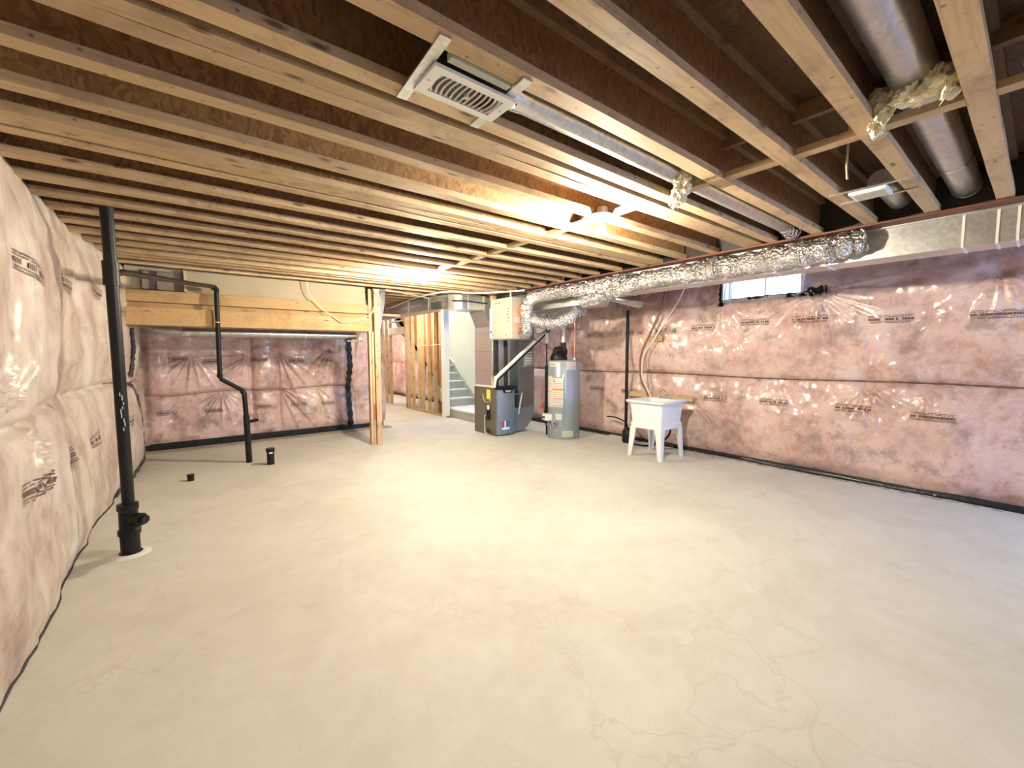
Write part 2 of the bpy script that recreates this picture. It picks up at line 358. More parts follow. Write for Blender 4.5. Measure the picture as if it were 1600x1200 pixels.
def along(parent, name, mat, place, h, pts, width, off=.004, n=40, vert=False):
    """flat strip of tape that follows the sheet through the given (u, z) points"""
    P = []
    for k in range(n):
        t_ = k / (n - 1) * (len(pts) - 1); i = min(int(t_), len(pts) - 2); a = t_ - i
        P.append((pts[i][0] * (1 - a) + pts[i + 1][0] * a, pts[i][1] * (1 - a) + pts[i + 1][1] * a))
    vs_ = []
    for k, (a, b) in enumerate(P):
        p0 = P[max(k - 1, 0)]; p1 = P[min(k + 1, n - 1)]; dx, dy = p1[0] - p0[0], p1[1] - p0[1]; L = math.hypot(dx, dy); nx, ny = -dy / L, dx / L
        for s_ in (-1, 0, 1):
            ww = width / 2 * (1 + .25 * math.sin(k * 1.7 + a * 9)); uu, zz = a + nx * ww * s_, b + ny * ww * s_
            vs_.append(place(np.array(uu), np.array(zz), h(np.array(uu), np.array(zz)) + off + .004 * math.sin(k * 2.3 + s_)).reshape(3))
    mb = MB(); mb.add(vs_, [(3 * k + j, 3 * k + j + 1, 3 * k + j + 4, 3 * k + j + 3) for k in range(n - 1) for j in (0, 1)])
    return mb.build(name, mat, parent, True, fixn=False)

# ================================================================== SETTING
ZJ = 2.70          # underside of the joists
DECK = 3.0
# floor
fl = struct(MB().box(-1.0, 6.9, -3.3, 18.5, -.2, 0).build('floor', M['floor']))
# concrete ledge along the recess wall (strip footing skim)
MB().box(-.5, 3.5, 8.62, 8.86, 0, .02).build('footing_skim', M['dirt'], fl)

# ---- right wall: shell with window opening, pink batts under poly
wr_ = struct(MB().box(6.62, 6.85, -3.3, 2.03, -.1, 3.3).box(6.62, 6.85, 3.05, 18.5, -.1, 3.3).box(6.62, 6.85, 2.03, 3.05, -.1, 2.38).box(6.62, 6.85, 2.03, 3.05, 2.76, 3.3).build('wall_right', M['outer']))
seamR = lambda q: 1.235 + .012 * np.sin(q * 1.9)
fansR = [(1.86, 2.38, .80, 170, 395, 17, .030), (3.10, 2.37, .62, 120, 300, 13, .022), (1.30, 1.30, .55, 60, 150, 9, .020), (1.30, 1.17, .55, 190, 350, 12, .028),
         (3.47, .80, .48, 200, 340, 14, .028), (3.60, 1.98, .30, 180, 360, 8, .015), (4.12, 1.86, .35, 0, 359, 11, .016), (2.9, 1.75, .30, 60, 200, 8, .015), (5.2, 2.2, .3, 0, 359, 7, .01), (.3, 2.4, .6, 200, 340, 9, .015), (2.30, 1.17, .4, 200, 340, 13, .02), (2.75, 1.16, .35, 190, 300, 11, .018), (.75, 1.17, .5, 210, 330, 14, .018), (3.2, 2.0, .35, 190, 330, 12, .015), (1.86, 2.36, .5, 240, 330, 23, .018)]
hR = make_sheet(fansR, seamR, 11, .075)
plR = lambda U, Z, H: np.stack([6.56 - H, U, Z], -1)
grid_mesh('insulation_sheet', M['pink'], plR, np.concatenate([np.arange(-3.0, .0, .05), np.arange(0, 6.6, .0175), np.arange(6.6, 18.3, .08)]), np.concatenate([np.arange(0.05, 3.01, .0185)]), hR, wr_, lambda a, b: (a > 2.05) & (a < 3.03) & (b > 2.385) & (b < 2.74))
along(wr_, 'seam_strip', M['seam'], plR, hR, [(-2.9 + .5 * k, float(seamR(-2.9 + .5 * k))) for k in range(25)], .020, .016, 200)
for k, (yy, zz) in enumerate([(.31, 1.98), (1.13, 1.98), (1.92, 2.03), (2.59, 2.03), (3.38, 1.99), (4.0, 1.96), (4.62, 1.96), (5.08, 1.95), (5.52, 1.95), (.73, .88), (1.43, .905), (2.32, .90), (3.13, .89), (4.72, .89), (5.5, .89), (-.5, 1.98), (-.1, .88)]):
    stamp(wr_, plR, hR, yy, zz, .38 if k < 9 else .35, .095, k + 3, 0, -1)
along(wr_, 'tape_patch', M['tape'], plR, hR, [(1.97, 2.385), (1.80, 2.40)], .10, .010, 8)
along(wr_, 'tape_patch', M['tape'], plR, hR, [(1.775, 2.45), (1.765, 2.35)], .03, .012, 6)
along(wr_, 'tape_patch', M['tape'], plR, hR, [(2.20, 2.37), (2.05, 2.35), (1.93, 2.385)], .05, .010, 8)
along(wr_, 'tape_strip', M['tape'], plR, hR, [(3.075, 2.70), (3.085, 2.5), (3.09, 2.29)], .07, .012, 20)
along(wr_, 'tape_strip', M['tape'], plR, hR, [(3.12, 2.36), (2.6, 2.375), (2.0, 2.375)], .04, .012, 40)
# the window in the right wall
w1 = struct(bpy.data.objects.new('window_1', None)); C.objects.link(w1); w1.location = (6.7, 2.54, 2.38)
mb = MB()
for a, b, c_, d in ((2.05, 3.03, 2.38, 2.415), (2.05, 3.03, 2.72, 2.76), (2.05, 2.09, 2.415, 2.72), (2.99, 3.03, 2.415, 2.72)): mb.box(6.64, 6.74, a, b, c_, d)
mb.build('window_frame', M['white'], w1)
MB().box(6.67, 6.71, 2.53, 2.56, 2.415, 2.72).build('mullion', M['white'], w1)
for a, b in ((2.09, 2.53), (2.56, 2.99)): MB().box(6.685, 6.693, a, b, 2.415, 2.72).build('pane', M['glass'], w1)
MB().box(6.46, 6.645, 2.03, 3.05, 2.345, 2.385).build('window_sill', M['stairw'], w1)
MB().box(6.46, 6.645, 2.015, 2.04, 2.385, 2.76).box(6.46, 6.645, 3.04, 3.065, 2.385, 2.76).build('window_reveal', M['stairw'], w1)

# ---- left wall
wl_ = struct(MB().box(-1.0, -.86, -3.3, 9.3, -.1, 3.3).build('wall_left', M['outer']))
baseL = lambda q: -.74 + .19 * sstep(5.0, 7.6, q)
seamL = lambda q: 1.24 + .035 * np.sin(q * 1.3 + .6) + .02 * np.sin(q * 3.1)
def exL(uu, z):
    pil = .020 * np.cos(uu * 2 * PI / .62 + .6 * np.sin(z * 2)) * sstep(.1, .5, z) * sstep(2.6, 2.2, z)
    strk = .014 * (vnoise(uu * 8 + .6 * z, z * .9, 301)) + .007 * vnoise(uu * 15 + 1.1 * z, z * 1.3, 305)
    return pil + strk - .10 * sstep(2.62, 2.95, z) 
fansL = [(3.75, 1.2, .6, 190, 300, 11, .03), (4.9, 1.24, .5, 10, 120, 9, .02), (3.3, 1.24, .7, 20, 80, 8, .03), (6.6, 1.24, .4, 0, 359, 9, .015), (2.9, 1.22, .7, 10, 170, 9, .03)]
hL = make_sheet(fansL, seamL, 31, .060, exL, .075)
plL = lambda U, Z, H: np.stack([baseL(U) + H, U, Z], -1)
grid_mesh('insulation_sheet', M['pinkl'], plL, np.concatenate([np.arange(-3.0, 1.8, .05), np.arange(1.8, 9.0, .018)]), np.arange(0.0, 3.01, .0185), hL, wl_)
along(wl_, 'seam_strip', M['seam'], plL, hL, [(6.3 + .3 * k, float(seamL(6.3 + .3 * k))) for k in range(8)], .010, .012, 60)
for k, (yy, zz, ro) in enumerate([(3.72, 2.10, -.15), (4.7, 2.14, -.1), (5.87, 2.22, -.1), (2.70, .82, .0), (3.51, .84, .0), (4.51, .82, .0), (5.51, .80, .05), (2.65, 2.1, 0), (1.8, .8, 0), (6.6, .8, 0), (6.9, 2.1, 0)]):
    stamp(wl_, plL, hL, yy, zz, .40, .12, k + 40, ro, 1)
along(wl_, 'tape_strip', M['tape'], plL, hL, [(7.32, 1.93), (7.34, 1.6), (7.30, 1.30)], .10, .02, 24)
along(wl_, 'tape_strip', M['tape'], plL, hL, [(7.75, 1.35), (7.95, 1.0), (8.2, .6), (8.3, .10)], .11, .02, 40)
along(wl_, 'tape_strip', M['tape'], plL, hL, [(6.3, .02), (7.2, .03), (8.3, .05)], .07, .02, 40)
MB().tube([(float(baseL(q)) + float(hL(q, .01)) + .002, q, .006) for q in np.arange(1.6, 8.6, .1)], .008, 6).build('floor_line_left', M['dark'], wl_)  # thin dark line where the sheet meets the floor

# ---- far wall of the recess (left) with pillow-like batts
wa = struct(MB().box(-.8, 3.40, 9.12, 9.3, -.1, 3.3).build('wall_far', M['outer']))
seamA = lambda q: .925 + .015 * np.sin(q * 3.3) - .03 * np.exp(-((q + .1) / .5) ** 2)
def exA(uu, z):
    q = .06 * np.exp(-(((uu - 1.22) / .17) ** 4)) + .05 * np.exp(-(((uu + .33) / .12) ** 4))
    q = q - .04 * np.exp(-((uu - 1.0) / .035) ** 2) - .04 * np.exp(-((uu - 1.44) / .035) ** 2) - .03 * np.exp(-((uu - 2.45) / .03) ** 2)
    return q * sstep(.05, .3, z)
fansA = [(.15, 1.60, .55, 200, 330, 11, .03), (.55, .95, .5, 200, 340, 12, .04), (.95, 1.55, .45, 150, 260, 12, .045), (1.45, 1.62, .9, 270, 345, 13, .045), (1.45, .98, .85, 280, 350, 11, .04), (2.40, 1.7, .5, 200, 300, 10, .035), (2.1, .95, .6, 270, 340, 8, .03), (1.1, .3, .3, 20, 160, 9, .02), (2.6, .12, .5, 60, 180, 9, .03)]
hA = make_sheet(fansA, seamA, 61, .05, exA, .07, .8)
plA = lambda U, Z, H: np.stack([U, 9.0 - H, Z], -1)
grid_mesh('insulation_sheet', M['pink'], plA, np.arange(-.62, 3.42, .0125), np.arange(.10, 2.25, .0125), hA, wa)
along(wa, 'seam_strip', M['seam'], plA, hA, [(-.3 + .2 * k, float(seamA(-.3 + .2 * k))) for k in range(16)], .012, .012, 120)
for k, (xx, zz) in enumerate([(-.03, 1.51), (.41, 1.46), (1.13, 1.48), (1.75, 1.46), (2.33, 1.46), (-.22, .62), (.42, .61), (1.16, .62), (1.76, .61), (2.31, .60)]):
    stamp(wa, plA, hA, xx, zz, .26, .085, k + 70)
along(wa, 'tape_strip', M['tape'], plA, hA, [(2.74, 1.92), (2.76, 1.3), (2.72, .8), (2.75, .10)], .10, .014, 40)
MB().box(-.45, 2.62, 8.94, 9.1, .0, .12).build('baseboard_far', M['tape'], wa)
MB().box(2.55, 3.3, 8.90, 9.1, .0, .10).build('baseboard_far', M['tape'], wa)
# pillar of batts that ends the recess wall, full height, and the wall of the passage behind it
seamP = lambda q: 1.42 + 0 * q
hP = make_sheet([(.35, 1.4, .5, 180, 360, 9, .03)], seamP, 88, .07, lambda a, b: -.10 * ((a - .35) / .36) ** 4, .05)
plP = lambda U, Z, H: np.stack([2.82 + U, 9.0 - H - .03, Z], -1)
grid_mesh('insulation_sheet', M['pink'], plP, np.arange(0, .72, .0175), np.arange(.10, 2.72, .0185), hP, wa)
hQ = make_sheet([], seamP, 99, .05, None, .05)
plQ = lambda U, Z, H: np.stack([3.42 + H, U, Z], -1)
wp = struct(MB().box(3.2, 3.38, 9.0, 18.5, -.1, 3.3).build('wall_passage', M['outer']))
grid_mesh('insulation_sheet', M['pink'], plQ, np.arange(8.94, 18.3, .06), np.arange(.08, 2.72, .03), hQ, wp)
MB().box(3.40, 3.47, 9.0, 18.4, 0, .09).build('baseboard_passage', M['tape'], wp)
we = struct(MB().box(3.2, 6.85, 18.3, 18.5, -.1, 3.3).build('wall_end', M['outer']))
plE = lambda U, Z, H: np.stack([U, 18.25 - H, Z], -1)
grid_mesh('insulation_sheet', M['pink'], plE, np.arange(3.4, 6.6, .06), np.arange(.05, 2.72, .03), hQ, we)
# right wall skirting of black membrane
mb = MB(); mb.tube([(6.475 + .012 * math.sin(q * 3), q, .022 + .005 * math.sin(q * 5)) for q in np.arange(-2.9, 18, .2)], [.034 + .008 * math.sin(q * 3.7) for q in np.arange(-2.9, 18, .2)], 8)
struct(mb.build('baseboard_right', M['tape'], None, True))
mb = MB()
for q in range(60):
    yy = random.uniform(.2, 6.2); mb.sphere((6.405 + random.uniform(-.03, .01), yy, .004), random.uniform(.01, .035), random.uniform(.02, .08), random.uniform(.006, .014), 7, 4)
o = mb.build('dirt_crumbs', M['dirt'], fl); o['kind'] = 'stuff'

# ---- rear wall behind the camera with its big window
wb = struct(MB().box(-1.0, 4.95, -3.3, -3.05, -.1, 3.3)  .box(6.4, 6.85, -3.3, -3.05, -.1, 3.3).box(4.95, 6.4, -3.3, -3.05, -.1, .95).box(4.95, 6.4, -3.3, -3.05, 2.35, 3.3).build('wall_rear', M['drywall']))
w2 = struct(bpy.data.objects.new('window_2', None)); C.objects.link(w2); w2.location = (4.4, -3.2, .8)
mb = MB()
for a, b, c_, d in ((4.95, 6.4, .95, 1.01), (4.95, 6.4, 2.29, 2.35), (4.95, 5.01, 1.01, 2.29), (6.34, 6.4, 1.01, 2.29), (5.65, 5.71, 1.01, 2.29)): mb.box(a, b, -3.22, -3.12, c_, d)
mb.build('window_frame', M['white'], w2)
for a, b in ((5.01, 5.65), (5.71, 6.34)): MB().box(a, b, -3.175, -3.168, 1.01, 2.29).build('pane', M['glass'], w2)

# ---- ceiling: strand-board deck, I-joists, blocking
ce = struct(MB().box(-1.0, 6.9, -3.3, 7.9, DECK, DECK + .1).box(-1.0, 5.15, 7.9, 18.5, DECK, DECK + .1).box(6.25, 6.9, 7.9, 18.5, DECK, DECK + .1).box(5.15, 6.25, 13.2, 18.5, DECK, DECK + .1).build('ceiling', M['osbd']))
FW, FT = .088, .042
def joist(y, x0, x1, wdt=FW, rough_bit=False):
    web = MB().box(x0, x1, y - .006, y + .006, ZJ + FT - .012, DECK - FT + .012).build('joist', M['osb'], ce)
    mb = MB(); seg = 14; j = [random.uniform(-.0025, .0025) for _ in range(seg + 1)]
    rings = []
    for k in range(seg + 1):
        x = x0 + (x1 - x0) * k / seg; dz = j[k]; wob = random.uniform(-.002, .002)
        rings.append([(x, y - wdt / 2 + wob, ZJ + dz), (x, y + wdt / 2 + wob, ZJ + dz), (x, y + wdt / 2 + wob, ZJ + FT), (x, y - wdt / 2 + wob, ZJ + FT)])
    mb.loft(rings); mb.build('bottom_flange', M['wx'], web)
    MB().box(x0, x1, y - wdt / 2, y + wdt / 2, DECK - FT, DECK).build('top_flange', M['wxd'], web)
    return web
ys = [-2.76, -2.39, -2.01, -1.64, -1.26, -.89, -.51, -.14, .235, .607, .983, 1.37, 1.745, 1.888, 1.978, 2.325, 2.70, 3.015, 3.105, 3.23, 3.62, 4.0, 4.355, 4.71, 5.12, 5.49, 5.865, 6.24, 6.40, 6.615, 6.99]
for y in ys: joist(y, -.80, 4.72)
y = 7.40
while y < 8.9: joist(y, 2.80, 4.72); y += .375
while y < 17.8: joist(y, 3.30, 5.12 if y < 13.3 else 6.5); y += .375
for a, b in zip(ys[:-1], ys[1:]):
    if b - a < .2 or a < -.6 or a > 5.6: continue
    off = random.uniform(-.02, .02)
    MB().box(2.755 + off, 2.83 + off, a + FW / 2 + .001, b - FW / 2 - .001, ZJ + .006, ZJ + .04).build('blocking', M['wy'], ce)
    if b - a > .33: MB().box(2.80 + off, 2.84 + off, a + .01, b - .01, DECK - .09, DECK - .001).build('blocking', M['wxd'], ce)  # upper piece added, stands in for shadow lines up in the bay
# packing where the joists meet the steel beam
bm_ = thing('steel_beam', 'red oxide painted steel beam carrying the joist ends above the foil ducts', 'beam', (4.78, 2.5, ZJ - .01))
MB().box(4.70, 4.84, -3.0, 9.0, ZJ - .018, ZJ - .004).build('bottom_flange', M['red'], bm_)
MB().box(4.765, 4.775, -3.0, 9.0, ZJ - .004, DECK - .014).build('web', M['dark'], bm_)  # web and top flange of the red beam darkened for shade between joists
MB().box(4.70, 4.84, -3.0, 9.0, DECK - .014, DECK - .001).build('top_flange', M['dark'], bm_)

# ---- recess header: wallboard bulkhead and two timbers, post
struct(MB().box(-.50, 2.52, 7.22, 7.30, 2.42, ZJ + .02).build('wall_bulkhead', M['board']))
struct(MB().box(-.6, 3.2, 7.34, 9.1, 2.26, 2.30).build('ceiling_recess', M['board']))
hd = one(MB().box(-.55, 2.545, 7.18, 7.33, 2.265, 2.418, .004), 'timber_header', M['wh'], 'upper honey coloured timber directly under the beige wallboard bulkhead', 'timber beam')
one(MB().box(-.55, 2.545, 7.235, 7.33, 2.195, 2.262), 'timber_packer', M['wh'], 'thin recessed timber strip sandwiched between the two header timbers', 'timber strip')
one(MB().box(-.55, 2.56, 7.14, 7.33, 1.965, 2.192, .004), 'timber_header', M['wh'], 'lower and deeper honey coloured timber spanning the top of the recess', 'timber beam')
po = thing('timber_post', 'upright timber post built from studs at right end of the recess header', 'post', (2.66, 7.22, 0))
MB().box(2.545, 2.585, 7.16, 7.25, 0, 1.963, .003).build('stud', M['wz'], po)
MB().box(2.59, 2.63, 7.16, 7.25, 0, 1.963, .003).build('stud', M['wz'], po)
MB().box(2.575, 2.63, 7.24, 7.32, 0, ZJ - .002, .003).build('stud', M['wz'], po)
o = MB().box(2.64, 2.735, 7.14, 7.25, 0, ZJ - .002, .004).build('stud', M['wz'], po)
MB().box(2.600, 2.628, 7.155, 7.163, .44, .72).build('painted_mark', M['redp'], po)['label'] = 'red paint mark low on the post'

# ---- stud partition beside the stairs
sp = struct(MB().box(5.10, 5.20, 9.05, 11.45, 0, .04).build('wall_stud_partition', M['wy']))
MB().box(5.10, 5.20, 9.05, 13.1, 2.64, ZJ).build('top_plate', M['wy'], sp)
for y, d in ((9.70, .045), (10.06, .045), (10.42, .045), (10.62, .045), (11.02, .05), (11.32, .05), (11.42, .05), (12.62, .06), (12.95, .05)):
    MB().box(5.105, 5.195, y - d / 2, y + d / 2, .04 if y < 11.45 else 0, 2.64).build('stud', M['wz'], sp)
MB().box(5.10, 5.20, 11.45, 12.6, 2.15, 2.36).build('door_header', M['wy'], sp)
MB().box(5.10, 5.20, 11.45, 12.6, 2.52, 2.56).build('blocking', M['wy'], sp)
MB().box(5.07, 5.21, 9.09, 9.24, 0, 2.69, .004).build('white_end_board', M['drywall'], sp)
MB().tube(spline([(5.09, 9.2, 1.82), (5.085, 9.8, 1.80), (5.09, 10.5, 1.81)], 6), .006, 6).build('cable', M['white'], sp)
MB().box(5.12, 5.18, 9.3, 9.345, .05, .05 + .9).build('stud', M['wz'], sp)

# ---- stairs
st = struct(bpy.data.objects.new('stairs_flight', None)); C.objects.link(st); st.location = (5.65, 8.6, 0)
MB().box(5.24, 6.10, 7.9, 9.32, 0, .195).build('landing_base', M['stair'], st)
MB().box(5.22, 6.10, 7.88, 9.34, .195, .225).build('landing_top', M['stairw'], st)
RUN, RISE, Y0 = .262, .207, 9.34
for k in range(12):
    yy = Y0 + k * RUN; zz = .225 + k * RISE
    MB().box(5.26, 6.06, yy, yy + .02, zz, zz + RISE - .028).build('riser', M['stair'], st)
    MB().box(5.26, 6.06, yy - .025, yy + RUN + .01, zz + RISE - .03, zz + RISE, .006).build('tread', M['stairl'], st)
for a, b in ((5.23, 5.26), (6.06, 6.10)):
    MB().prism([(Y0 - .12, .225), (Y0 + .1, .225), (Y0 + 12 * RUN, .10 + 12 * RISE), (Y0 + 12 * RUN, .46 + 12 * RISE), (Y0 - .02, .50), (Y0 - .12, .40)], 'x', a, b).build('stringer', M['stair'], st)
o = thing('handrail', 'short piece of white handrail beside the stair entrance', 'handrail', (5.30, 9.2, 1.2))
MB().tube([(5.30, 9.95, 1.86), (5.31, 9.02, 1.36)], .022, 8).build('rail', M['white'], o)
MB().tube([(5.31, 9.35, 1.53), (5.25, 9.35, 1.46), (5.215, 9.35, 1.46)], .012, 8).build('bracket', M['white'], o)
sl = [(Y0 - .05, .42), (13.2, .42 + (13.2 - Y0) * RISE / RUN), (13.2, 5.0), (9.24, 5.0), (9.24, .42)]
struct(MB().prism(sl, 'x', 6.10, 6.16).build('wall_stair_right', M['drywall']))
ws = struct(MB().prism(sl, 'x', 5.222, 5.232).build('wall_stair_left', M['drywall']))
MB().prism([(9.3, .50), (12.3, .50 + 3.0 * RISE / RUN), (12.3, 2.66), (9.3, 2.66)], 'x', 5.212, 5.221).build('paper_backing', M['brownpaper'], ws)
struct(MB().box(5.15, 6.2, 13.2, 13.26, 2.2, 5.0).build('wall_stair_end', M['drywall']))
struct(MB().box(5.2, 6.2, 8.2, 13.3, 5.0, 5.06).build('ceiling_stair', M['drywall']))
struct(MB().box(5.15, 6.2, 8.14, 8.2, 3.05, 5.06).box(6.10, 6.16, 8.2, 9.24, 3.05, 5.0).box(5.15, 5.22, 8.2, 9.24, 3.05, 5.0).build('wall_stair_front', M['drywall']))
struct(MB().box(6.10, 6.22, 9.16, 9.24, 0, DECK).build('trim_1', M['white']))
# dark rough framing under the stairs, seen between the studs
us = thing('stair_brace', 'dark rough lumber brace under the stairs behind the studs', 'timber brace', (5.3, 9.8, 0))
MB().tube([(5.30, 9.5, .95), (5.30, 10.1, .05)], .045, 4).build('board', M['wz'], us)
MB().box(5.26, 6.0, 9.75, 9.79, .01, .30).build('board', M['brownpaper'], us)

# ================================================================== DUCTS
def seamed_box(name, mat, rect, ystep, label, cat, group=None): pass
td = thing('trunk_duct', 'long rectangular galvanised trunk duct hung beside the red steel beam', 'duct', (5.05, 1.5, 2.43))
cuts = [-3.0, -1.9, -.72, .17, .45, 1.35, 1.8, 2.75, 3.7, 4.15]
for a, b in zip(cuts[:-1], cuts[1:]):
    MB().box(4.90, 5.20, a + .002, b - .002, 2.425, 2.682, .004).build('duct_section', M['galv'], td)
for a in cuts[1:-1]:
    MB().box(4.894, 5.206, a - .008, a + .008, 2.419, 2.688).build('drive_cleat', M['pvc'], td)  # pale colour paints the bright lit edges of the metal cleats
for a in (.27,): MB().box(4.894, 5.206, a - .008, a + .008, 2.419, 2.688).build('drive_cleat', M['pvc'], td)
MB().box(4.868, 4.905, -3.0, 6.4, 2.672, 2.684).build('top_lip', M['galvd'], td)
MB().loft([[(4.90, 4.15, 2.425), (5.20, 4.15, 2.425), (5.20, 4.15, 2.68), (4.90, 4.15, 2.68)], [(5.08, 4.55, 2.36), (5.62, 4.55, 2.36), (5.62, 4.55, 2.68), (5.08, 4.55, 2.68)]]).build('transition', M['galv'], td)
MB().box(5.08, 5.62, 4.55, 7.2, 2.36, 2.68, .004).build('duct_section', M['galvd'], td)
MB().box(5.2, 6.30, 4.05, 4.18, 2.395, 2.415).build('hanger_strap', M['shiny'], td)
MB().tube([(5.3, 4.25, 2.43), (5.9, 4.25, 2.40), (6.1, 4.25, 2.40)], [.02, .055, .06], 16).build('takeoff_cone', M['galv'], td)

def ragged(pts, r0, n=16, seed=1, amp=.012, step=6):
    rs = random.Random(seed); P = spline(pts, step); rad = [r0 * (1 + .10 * math.sin(k * .7 + seed)) + rs.uniform(-amp, amp) for k in range(len(P))]
    mb = MB(); mb.tube(P, rad, n)
    out = []
    for i, p in enumerate(mb.v): out.append((p[0] + rs.uniform(-amp, amp) * .6, p[1] + rs.uniform(-amp, amp) * .6, p[2] + rs.uniform(-amp, amp) * .6))
    mb.v = out; return mb
fa = thing('foil_duct', 'foil wrapped flexible duct rising from air exchanger and running under steel beam', 'duct', (4.8, 5.66, 1.9))
ragged([(4.83, 5.80, 1.98), (4.82, 5.70, 1.955), (4.80, 5.655, 2.06), (4.80, 5.65, 2.28), (4.80, 5.62, 2.46), (4.79, 5.45, 2.545), (4.785, 4.9, 2.56), (4.78, 4.4, 2.555), (4.78, 3.95, 2.57), (4.785, 3.62, 2.59)], .100, 22, 3, .014, 14).build('foil_sleeve', M['foil'], fa, True)
ragged([(4.84, 5.81, 2.36), (4.82, 5.74, 2.37), (4.80, 5.67, 2.42)], .085, 18, 4, .010, 6).build('foil_branch', M['foil'], fa, True)
MB().box(4.72, 4.78, 5.545, 5.552, 2.0, 2.12).build('duct_label', M['paper'], fa)
fl_ = thing('foil_duct', 'short foil wrapped duct looping low between air exchanger and trunk duct', 'duct', (5.0, 5.2, 2.1))
ragged([(4.90, 5.60, 2.20), (4.97, 5.45, 2.13), (5.05, 5.24, 2.11), (5.14, 5.03, 2.17), (5.20, 4.88, 2.28), (5.22, 4.80, 2.345)], .112, 22, 5, .014, 12).build('foil_sleeve', M['foil'], fl_, True)
fb = thing('foil_duct', 'foil wrapped flexible duct strapped along trunk and ending at its bare galvanised part', 'duct', (4.8, 3.0, 2.5))
ragged([(4.93, 4.45, 2.40), (4.88, 4.15, 2.42), (4.81, 3.80, 2.475), (4.785, 3.4, 2.535), (4.78, 3.0, 2.54), (4.78, 2.6, 2.545), (4.78, 2.35, 2.55)], .103, 22, 6, .014, 14).build('foil_sleeve', M['foil'], fb, True)
ragged([(4.78, 2.36, 2.55), (4.775, 2.1, 2.54), (4.775, 1.7, 2.545), (4.78, 1.35, 2.555), (4.80, 1.15, 2.58), (4.83, 1.06, 2.61)], .112, 22, 8, .014, 14).build('foil_sleeve', M['foil'], fb, True)
MB().tube([(4.78, 2.40, 2.548), (4.78, 2.33, 2.548)], .116, 20).build('clamp_band', M['shiny'], fb, True)

# return duct over the passage
rd = thing('return_duct', 'rectangular galvanised return duct turning from furnace over the passage', 'duct', (3.95, 7.0, 2.42))
MB().box(3.76, 4.10, 7.22, 12.9, 2.42, 2.66, .004).build('duct_section', M['galvd'], rd)
rings = []
for k in range(7):
    a = PI / 2 * k / 6
    ci, co = Vector((4.20, 7.22, 0)), None
    p_out = (4.20 - .44 * math.cos(a), 7.22 - .60 * math.sin(a)); p_in = (4.20 - .10 * math.cos(a), 7.22 - .10 * math.sin(a))
    rings.append([(p_out[0], p_out[1], 2.40), (p_in[0], p_in[1], 2.40), (p_in[0], p_in[1], 2.67), (p_out[0], p_out[1], 2.67)])
MB().loft(rings).build('duct_elbow', M['shiny'], rd)
MB().box(4.20, 4.55, 6.62, 7.12, 2.40, 2.67, .004).build('duct_section', M['galv'], rd)
MB().loft([[(4.55, 6.60, 2.395), (4.55, 7.12, 2.395), (4.55, 7.12, 2.675), (4.55, 6.60, 2.675)], [(4.694, 6.60, 2.10), (4.694, 7.12, 2.10), (4.694, 7.12, 2.60), (4.694, 6.60, 2.60)]]).build('duct_drop', M['galvd'], rd)
mb = MB().box(3.745, 3.76, 7.3, 12.8, 2.530, 2.545); mb.build('standing_seam', M['shiny'], rd)
MB().tube([(3.9, 6.68, 2.545), (4.2, 6.605, 2.545), (4.62, 6.59, 2.53)], .012, 6).build('black_seal', M['tape'], rd)
for y in (7.3, 8.2): MB().tube([(3.75, y, 2.70), (3.752, y + .02, 2.42)], .006, 6).build('hanger_strap', M['galv'], rd)
# corrugated / wavy white pipe run hung along the return duct
one(MB().tube(spline([(3.72, 10.5, 2.60), (3.70, 9.0, 2.60), (3.66, 8.0, 2.655), (3.62, 7.2, 2.665), (3.72, 6.5, 2.665), (4.1, 6.35, 2.655), (4.45, 5.95, 2.66), (4.66, 5.55, 2.66)], 8), .014, 8), 'water_line', M['pvc'], 'thin pale water line sagging under joists beside the return duct', 'pipe')
one(MB().tube(spline([(2.82, 7.05, 2.685), (3.15, 7.0, 2.64), (3.6, 7.05, 2.60), (3.74, 7.3, 2.56)], 6), .006, 6), 'electric_cable', M['cable'], 'cream electric cable crossing from post to the return duct', 'cable')

# round duct in recess
ad = thing('round_duct', 'slim round galvanised duct running level under the recess header', 'duct', (1.2, 7.6, 1.9))
MB().tube([(.08, 7.62, 1.905), (2.46, 7.62, 1.905)], .062, 20).build('pipe_section', M['galv'], ad, True)
MB().tube([(.04, 7.62, 1.905), (.12, 7.62, 1.905)], .070, 20).build('collar', M['shiny'], ad, True)
MB().tube([(1.62, 7.62, 1.905), (1.66, 7.62, 1.905)], .066, 20).build('collar', M['shiny'], ad, True)
MB().tube(spline([(.05, 7.62, 1.905), (-.12, 7.66, 1.93), (-.28, 7.8, 1.99), (-.40, 8.0, 2.08)], 5), .066, 18).build('elbow', M['galv'], ad, True)
MB().box(2.30, 2.56, 7.55, 7.72, 1.80, 1.825).build('support_block', M['wh'], ad)
mb = MB(); rs = random.Random(4)
nx, nz = 14, 8
mb.add([(-.46 + .55 * i / nx, 7.515 + rs.uniform(-.025, .025), 1.80 + .17 * j / nz) for j in range(nz + 1) for i in range(nx + 1)], [(j * (nx + 1) + i, j * (nx + 1) + i + 1, (j + 1) * (nx + 1) + i + 1, (j + 1) * (nx + 1) + i) for j in range(nz) for i in range(nx)])
one(mb, 'plastic_sheet', M['clear'], 'loose clear plastic hanging at left end of the recess duct', 'plastic sheet', smooth=True)
